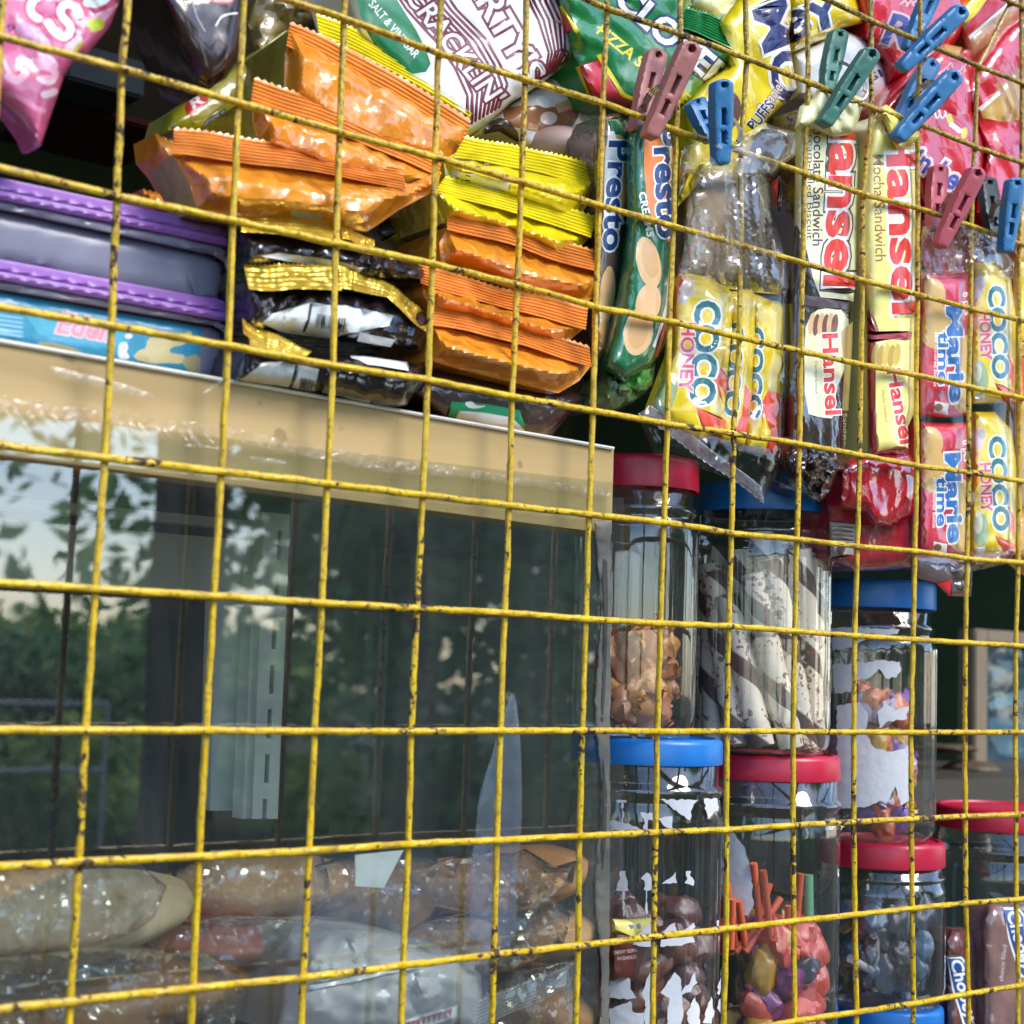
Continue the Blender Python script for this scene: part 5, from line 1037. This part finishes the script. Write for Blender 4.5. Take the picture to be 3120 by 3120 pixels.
jar('J3', 'blue lidded ribbed jar of purple and orange candy with torn white label', 2648, 200, (1758, 1846), 2572, .082, 'blue', 30, .95)
jar('J8', 'jar at the bottom edge of which only the blue lid shows', 2700, 172, (3096, 3180), 3560, .084, 'blue', 0, .97)
jar('J7', 'red lidded jar of chocolate sticks at the right edge', 3050, 205, (2474, 2545), 3340, .088, 'red', 0, .97)
for k, keys in enumerate((('J4', 'J5'), ('J7',))):
    xs = [JARS[q][0] for q in keys]; z = min(JARS[q][3] for q in keys)
    box('riser', (min(xs)-.055, .02, ZC), (max(xs)+.055, .14, z-.0005), M_SHELF, label=['wooden riser under the two jars next to the cabinet', 'wooden riser under the chocolate stick jar'][k], cat='riser')
for q in ('J4', 'J5'):
    pass

# ---- white label scraps, stuck round the jar walls
M_PAPER = plain((.62, .63, .66), .7, .3, 220, var=.04, name='white_paper')
def rag(pts, amp=5, step=9, seed=0):
    r_ = random.Random(seed+len(pts)); out = []
    for a, b in zip(pts, pts[1:]+pts[:1]):
        L = math.hypot(b[0]-a[0], b[1]-a[1]); n = max(1, int(L/step))
        for i in range(n):
            k = 0 if i == 0 else amp
            out.append((a[0]+(b[0]-a[0])*i/n+r_.uniform(-k, k), a[1]+(b[1]-a[1])*i/n+r_.uniform(-k, k)))
    return out
def scraps(key, polys, mat=M_PAPER, name='label_scrap', dr=.0006):
    x, y, r, zb, zl, t = JARS[key]
    for i, p in enumerate(polys):
        sheet(name, rag(p, 3.2, 10, i), 0, mat, thick=0, wr=.0002, wsc=20, grid=12, parent=t, pos=lambda px, py, h: Wcyl(px, py, x, y, r+dr+h))
Z = lambda pts: [(1800+x*.4606, 2230+y*.4606) for x, y in pts]
scraps('J4', [Z(p) for p in [
    [(165, 452), (235, 452), (235, 468), (180, 470)], [(205, 468), (216, 468), (214, 600), (206, 600)], [(130, 585), (215, 600), (300, 625), (335, 650), (130, 655)], [(326, 532), (416, 540), (416, 585), (380, 580), (376, 645), (350, 645), (352, 575)], [(440, 570), (540, 560), (542, 640), (500, 632)], [(460, 446), (710, 450), (680, 480), (655, 585), (600, 550)], [(748, 442), (838, 440), (850, 500), (772, 578)],
    [(196, 920), (232, 920), (250, 1050), (166, 1048), (185, 985)], [(330, 970), (370, 930), (392, 940), (408, 1000), (400, 1045), (350, 1045), (356, 985)], [(468, 1005), (520, 970), (562, 925), (560, 965), (572, 1000), (520, 1005)], [(630, 920), (664, 920), (655, 950), (686, 990), (680, 1020), (620, 1000), (640, 970)],
    [(128, 1370), (180, 1290), (214, 1250), (246, 1250), (250, 1330), (268, 1360), (300, 1350), (390, 1270), (408, 1290), (408, 1425), (340, 1420), (240, 1400)], [(465, 1340), (520, 1280), (560, 1262), (568, 1330), (620, 1310), (680, 1260), (692, 1290), (660, 1330), (690, 1390), (600, 1415), (460, 1420)], [(212, 1050), (224, 1050), (224, 1250), (214, 1250)], [(364, 1045), (372, 1045), (374, 1240), (366, 1240)], [(212, 1420), (224, 1420), (228, 1600), (220, 1600)],
    [(124, 1620), (240, 1595), (262, 1640), (262, 1700), (300, 1760), (240, 1770), (124, 1760)], [(124, 1830), (210, 1800), (262, 1780), (276, 1850), (350, 1860), (350, 1940), (124, 1960)], [(390, 1595), (410, 1600), (410, 1960), (352, 1960), (360, 1780), (336, 1730)], [(460, 1725), (510, 1650), (556, 1588), (598, 1640), (596, 1720), (660, 1650), (690, 1590), (706, 1660), (660, 1720), (604, 1740), (612, 1880), (590, 1960), (500, 1960), (520, 1760)], [(632, 1860), (690, 1756), (722, 1840), (722, 1960), (650, 1930)], [(740, 1925), (795, 1750), (820, 1850), (800, 1930)],
    [(835, 1730), (860, 1600), (876, 1560), (882, 1640), (852, 1740)], [(835, 1830), (856, 1760), (884, 1780), (886, 1830), (860, 1860)], [(832, 1250), (850, 1245), (852, 1300), (836, 1290)]]])
Z3 = lambda pts: [(2080+x*.5383, 1300+y*.5383) for x, y in pts]
scraps('J3', [Z3(p) for p in [[(845, 1140), (1010, 1135), (1228, 1148), (1215, 1175), (1030, 1172), (1040, 1205), (960, 1250), (850, 1268)], [(845, 1350), (950, 1340), (1000, 1325), (1030, 1340), (1120, 1320), (1230, 1330), (1238, 1370), (1210, 1420), (1150, 1425), (1110, 1370), (1060, 1420), (970, 1440), (965, 1500), (860, 1510)]]]
       + [[(2550, 2150), (2620, 2140), (2645, 2170), (2640, 2230), (2660, 2275), (2710, 2290), (2760, 2280), (2772, 2330), (2770, 2440), (2745, 2455), (2728, 2395), (2700, 2450), (2680, 2440), (2640, 2458), (2550, 2465)], [(2672, 2170), (2700, 2140), (2728, 2165), (2768, 2150), (2764, 2190), (2700, 2200), (2680, 2220)]])
scraps('J5', [[(2200, 2500), (2235, 2535), (2268, 2580), (2288, 2640), (2296, 2760), (2280, 2790), (2225, 2790), (2200, 2720)]])
# ---- what the jars hold
def candies(keys, n, mats, label, where, name, cat, group, size=(.008, .012), zr=(0, .3), seed=1, tails=True, front=.78):
    x, y, r, zb, zl, t = JARS[keys]; r_ = random.Random(seed); base = []
    for k, m in enumerate(mats):
        bm = bmesh.new(); bmesh.ops.create_icosphere(bm, subdivisions=3, radius=1)
        V = []
        for v in bm.verts:
            p = v.co.copy(); d = 1+.22*noise.noise(p*1.6+Vector((k*5, 0, seed)))+.30*(.5-noise.voronoi(p*1.5+Vector((k*5, 3, seed)))[0][0])
            p = Vector((p.x*1.25, p.y*.85, p.z*.8))*d
            V.append(p)
        Fc = [[v.index for v in f.verts] for f in bm.faces]; bm.free()
        if tails:
            for sx in (-1, 1):
                b = len(V); V.append(Vector((sx*1.05, 0, 0)))
                for q in range(7): a = R_(-70+q*23); V.append(Vector((sx*(1.2+.3*math.cos(a)), .25*math.sin(q*2.1), .45*math.sin(a))))
                Fc += [(b, b+1+q, b+2+q) for q in range(6)]
        me = bpy.data.meshes.new(name); me.from_pydata([tuple(p) for p in V], [], Fc); me.materials.append(m); me.polygons.foreach_set('use_smooth', [True]*len(me.polygons)); me.set_sharp_from_angle(angle=R_(32)); me.update(); base.append(me)
    for i in range(n):
        a = r_.uniform(-2.9, .1) if r_.random() < front else r_.uniform(0, 6.28)
        s = r_.uniform(*size); q = (r-s*(1.75 if tails else 1.35))*math.sqrt(r_.uniform(.35, 1)); zz = zb+.012+(zl-zb)*r_.uniform(*zr)
        o = link(name, base[i % len(base)]); o.location = (x+q*math.cos(a), y+q*math.sin(a), zz); o.scale = (s, s, s); o.rotation_euler = (r_.uniform(0, 6), r_.uniform(0, 6), r_.uniform(0, 6))
        tag(o, label[i % len(base)]+' '+where, cat, group)
AMB = foil((.48, .13, .012), .16, 0, .6, .9, .4, 400); AMB2 = foil((.60, .25, .03), .2, 0, .6, .9, .4, 400)
candies('J1', 40, [AMB, AMB2, foil((.34, .13, .06), .2)], ('amber wrapped candy', 'pale gold wrapped candy', 'brown wrapped candy'), 'in the upper red lidded jar by the cabinet', 'candy', 'candy', 'amber candies in a jar', (.0085, .0125), (0, .30), 3)
PU = foil((.24, .10, .42), .2, 0, .5, .9, .4, 400); OC = foil((.78, .16, .05), .2, 0, .5, .9, .3, 400); YC = foil((.72, .42, .03), .2, 0, .5, .9, .3, 400); LVC = foil((.55, .45, .70), .2, 0, .5, .9, .3, 400)
candies('J3', 52, [PU, OC, LVC, YC], ('purple foil candy', 'orange foil candy', 'lilac foil candy', 'yellow foil candy'), 'in the blue lidded jar with the torn label', 'candy', 'candy', 'purple and orange candies in a jar', (.0085, .0125), (0, .52), 4)
BR_ = foil((.13, .045, .03), .2, 0, .4, .9, .4)
candies('J4', 70, [BR_, foil((.20, .08, .05), .22), foil((.09, .03, .025), .22)], ('brown wrapped candy', 'reddish brown wrapped candy', 'blackish brown wrapped candy'), 'low in the ribbed blue lidded jar', 'candy', 'candy', 'brown candies in a jar', (.008, .012), (.02, .44), 5, False)
scr = JARS['J4']
sheet('candy_pouch', [(1866, 2800), (1900, 2802), (1985, 2796), (1990, 2860), (1980, 2960), (1950, 2990), (1868, 2990)], scr[1]-scr[2]*.55, foil((.10, .025, .02), .25), [poly([(1866, 2800), (1985, 2796), (1984, 2840), (1940, 2870), (1920, 2850), (1866, 2842)], M_INK((.58, .52, .10))), ell(1922, 2822, 7, 9, M_INK((.12, .14, .2))), ell(1946, 2822, 7, 9, M_INK((.12, .14, .2)))] + [txt('CHERRY BOMB', (1868, 2908), (1942, 2900), 11, M_INK((.6, .5, .5))), txt('IN CHOCO', (1882, 2926), (1940, 2920), 10, M_INK((.5, .42, .42)))], thick=.004, wr=.001, back=.01, label='maroon candy pouch with small white print inside the ribbed blue lidded jar', cat='candy pouch')
# wafer sticks
x, y, r, zb, zl, t = JARS['J2']; WM = wafer_mat(); r_ = random.Random(9); n = 0
M_HOLE = plain((.10, .05, .04), .8)
def stick_mesh(L, R):
    V = []; Fc = []; s = 20; rows = 26
    for i in range(rows+1):
        for k in range(s):
            A = 2*math.pi*k/s; rr = R*(1+.05*math.sin(A-2*math.pi*i/rows*L/.046*1.0)); V.append((rr*math.cos(A), rr*math.sin(A), L*i/rows))
    for i in range(rows):
        for k in range(s): Fc.append((i*s+k, i*s+(k+1) % s, (i+1)*s+(k+1) % s, (i+1)*s+k))
    b = len(V); Fi = len(Fc)
    for k in range(s): A = 2*math.pi*k/s; V.append((R*.45*math.cos(A), R*.45*math.sin(A), L))
    for k in range(s): Fc.append((rows*s+k, rows*s+(k+1) % s, b+(k+1) % s, b+k))
    for k in range(s): V.append((R*.45*math.cos(2*math.pi*k/s), R*.45*math.sin(2*math.pi*k/s), L-.03))
    for k in range(s): Fc.append((b+k, b+(k+1) % s, b+s+(k+1) % s, b+s+k))
    Fc.append(tuple(b+s+k for k in range(s))[::-1])
    me = bpy.data.meshes.new('wafer_stick'); me.from_pydata(V, [], Fc); me.materials.append(WM)
    me.polygons.foreach_set('use_smooth', [True]*len(me.polygons)); me.set_sharp_from_angle(angle=R_(45)); return me
LS = (zl-zb)*.84
for ring, cnt in ((.78, 13), (.36, 6)):
    for k in range(cnt):
        a = 2*math.pi*(k+.3*r_.random())/cnt; L = LS*r_.uniform(.86, 1.06)
        if ring > .5 and math.sin(a) < -.1: L = LS*(.74+.26*min(1, abs(math.cos(a-2.4))))
        me = stick_mesh(L, r*.18); o = link('wafer_stick', me); p0 = Vector((x+r*ring*math.cos(a), y+r*ring*math.sin(a), zb+.004)); a2 = a-(.75 if ring > .5 else .4)-r_.uniform(0, .12)
        p1 = Vector((x+r*ring*math.cos(a2), y+r*ring*math.sin(a2), zb+.004+L)); o.location = p0
        o.rotation_mode = 'QUATERNION'; o.rotation_quaternion = (p1-p0).to_track_quat('Z', 'Y') @ Matrix.Rotation(r_.uniform(0, 6.28), 3, 'Z').to_quaternion()
        tag(o, 'striped chocolate and cream wafer stick in the tall blue lidded jar', 'wafer stick', 'wafer sticks in a jar')
# straws and lollipops
x, y, r, zb, zl, t = JARS['J5']; M_STR = plain((.66, .13, .06), .4, .1, 80, var=.15, name='orange_straw')
for i, (p0, p1, f) in enumerate([((2296, 2630), (2316, 2830), -.55), ((2325, 2652), (2352, 2890), -.6), ((2378, 2736), (2270, 2900), -.4), ((2440, 2662), (2428, 2800), -.3), ((2250, 2744), (2270, 2880), -.5), ((2215, 2690), (2240, 2880), -.3), ((2345, 2690), (2298, 2850), -.1), ((2402, 2760), (2400, 2900), -.62), ((2232, 2740), (2226, 2890), -.65), ((2360, 2860), (2420, 3000), -.6), ((2425, 2780), (2450, 2960), -.5), ((2300, 2830), (2240, 2900), -.3)]):
    a, b = W(*p0, y+r*f), W(*p1, y+r*f+.004)
    o = tube('lollipop_stick', [a.lerp(b, k/4) for k in range(5)], .0021, M_STR, None, 10); tag(o, 'orange plastic stick poking up from the sweets in the lower red lidded jar', 'stick', 'orange sticks in a jar')
candies('J5', 48, [foil((.62, .06, .03), .2, 0, .5, .9, .3), foil((.03, .02, .03), .15, 0, .5, .9, .3), foil((.50, .28, .02), .2), foil((.20, .03, .16), .2), foil((.55, .07, .04), .2)], ('red wrapped lollipop', 'black wrapped lollipop', 'yellow wrapped lollipop', 'purple wrapped lollipop', 'orange red wrapped lollipop'), 'in the lower red lidded jar with straws', 'lollipop', 'lollipop', 'lollipops in a jar', (.010, .0145), (.04, .40), 6, False)
tube('straw', [W(2462, 2665, y-r*.3), W(2464, 2810, y-r*.3)], .003, plain((.16, .40, .22), .4, name='green_straw'), None, 10); tag(bpy.data.objects['straw'], 'single green straw among the orange sticks', 'straw')
# dark sweets
candies('J6', 44, [foil((.03, .04, .06), .12, 0, .5, 1, .4), foil((.10, .18, .26), .15, 0, .5, 1, .4), foil((.02, .02, .025), .12, 0, .5, 1, .4)], ('slate coloured foil sweet', 'bluish foil sweet', 'black foil sweet'), 'in the red lidded jar below the purple candy', 'sweet', 'sweet', 'dark sweets in a jar', (.008, .013), (0, .55), 8, False)
x, y, r, zb, zl, t = JARS['J6']
for i, (p0, p1) in enumerate([((2668, 2800), (2668, 3020)), ((2760, 2810), (2765, 3040)), ((2590, 2920), (2780, 3030))]):
    o = tube('glass_straw', [W(*p0, y-r*.4), W(*p1, y-r*.4)], .0026, film((.8, .8, .85), .3, 1, .1, 0, 50, .05), None, 10); tag(o, 'clear straw standing among the dark sweets', 'straw', 'clear straws in a jar')
# chocolate sticks in the right hand jar
x, y, r, zb, zl, t = JARS['J7']; CB = foil((.15, .05, .045), .2, 0, .3, .9, .3); CB2 = foil((.24, .13, .12), .22, 0, .3, .9, .3)
CT = [poly([(2884, 2915), (2930, 2915), (2952, 2940), (2960, 3100), (2990, 3150), (2935, 3125), (2900, 3010)], WHT), poly([(2888, 2922), (2928, 2922), (2946, 2944), (2954, 3096), (2975, 3140), (2940, 3118), (2906, 3010)], M_INK((.02, .07, .28)))]
sheet('chocolate_stick', [(2880, 2870), (2900, 2830), (2960, 2830), (2975, 2880), (2985, 3200), (2884, 3200)], y-r*.62, CB, CT+[txt('Chooey', (2896, 2930), (2944, 3110), 36, WHT, .03, .1, (1, -.25))], thick=.010, wr=.001, ang=88, back=.01, label='brown chocolate stick with a blue logo, left one in the right hand jar', cat='chocolate stick', group='chocolate sticks in a jar')
sheet('chocolate_stick', [(2990, 2800), (3010, 2750), (3140, 2750), (3150, 3200), (2995, 3200)], y-r*.80, CB2, [poly([(x_+172, y_-150) for x_, y_ in CT[0][0][0]], WHT), poly([(x_+172, y_-150) for x_, y_ in CT[1][0][0]], M_INK((.02, .07, .28))), txt('Chooey', (3068, 2782), (3116, 2960), 36, WHT, .03, .1, (1, -.25)), txt('choco filled', (3056, 2990), (3068, 2880), 14, M_INK((.6, .55, .55)))], thick=.012, wr=.001, ang=88, back=.012, label='paler brown chocolate stick with a blue logo, right one in the right hand jar', cat='chocolate stick', group='chocolate sticks in a jar')
# brown carton between the first two jars
sheet('brown_carton', [(2090, 1700), (2180, 1690), (2186, 2230), (2090, 2230)], .125, foil((.055, .022, .014), .4), [poly([(2105, 1935), (2142, 1938), (2140, 2060), (2104, 2058)], WHT), barcode(2112, 2000, 24, 40, 1, 0, 4), ell(2120, 2110, 17, 28, M_INK((.5, .45, .42))), ell(2120, 2110, 11, 20, M_INK((.06, .03, .02))), txt('35', (2108, 2050), (2130, 2050), 14, BLK)], thick=.002, wr=0, back=.03, label='dark brown carton with a bar code between the red and blue lidded jars', cat='carton')
# behind the jars at the far right
p, q = W(2975, 1920, .55), W(3200, 2345, .55)
fm = thing('picture_frame', (p.x, .55, q.z), 'tan framed glass cabinet door in the gloom at the right', 'cabinet door')
TF = plain((.20, .15, .10), .5, .1, name='tan_frame_paint')
for k, (a, b) in enumerate([((2972, 1915), (3010, 2340)), ((3180, 1915), (3220, 2340))]):
    u, v = W(*a, .55), W(*b, .55); box('stile', (u.x, .55, v.z), (v.x, .575, u.z), TF, fm, .002)
u, v = W(3010, 1918, .55), W(3180, 1970, .55); box('rail', (u.x, .551, v.z), (v.x, .574, u.z), TF, fm, .002)
sheet('pane', [(3005, 1965), (3200, 1965), (3200, 2345), (3005, 2345)], .566, foil((.02, .05, .075), .2, 0, .5, .6, .4, 60), [poly(rag([(3030, 2010), (3090, 2015), (3080, 2050), (3060, 2040)], 3), M_INK((.08, .14, .17))), poly(rag([(3010, 2140), (3080, 2110), (3140, 2100), (3140, 2130), (3020, 2165)], 3), M_INK((.10, .17, .19))), poly(rag([(3010, 2190), (3060, 2180), (3120, 2210), (3140, 2320), (3050, 2300), (3020, 2250)], 4), M_INK((.05, .11, .15)))], thick=.001, wr=.002, grid=20, parent=fm)
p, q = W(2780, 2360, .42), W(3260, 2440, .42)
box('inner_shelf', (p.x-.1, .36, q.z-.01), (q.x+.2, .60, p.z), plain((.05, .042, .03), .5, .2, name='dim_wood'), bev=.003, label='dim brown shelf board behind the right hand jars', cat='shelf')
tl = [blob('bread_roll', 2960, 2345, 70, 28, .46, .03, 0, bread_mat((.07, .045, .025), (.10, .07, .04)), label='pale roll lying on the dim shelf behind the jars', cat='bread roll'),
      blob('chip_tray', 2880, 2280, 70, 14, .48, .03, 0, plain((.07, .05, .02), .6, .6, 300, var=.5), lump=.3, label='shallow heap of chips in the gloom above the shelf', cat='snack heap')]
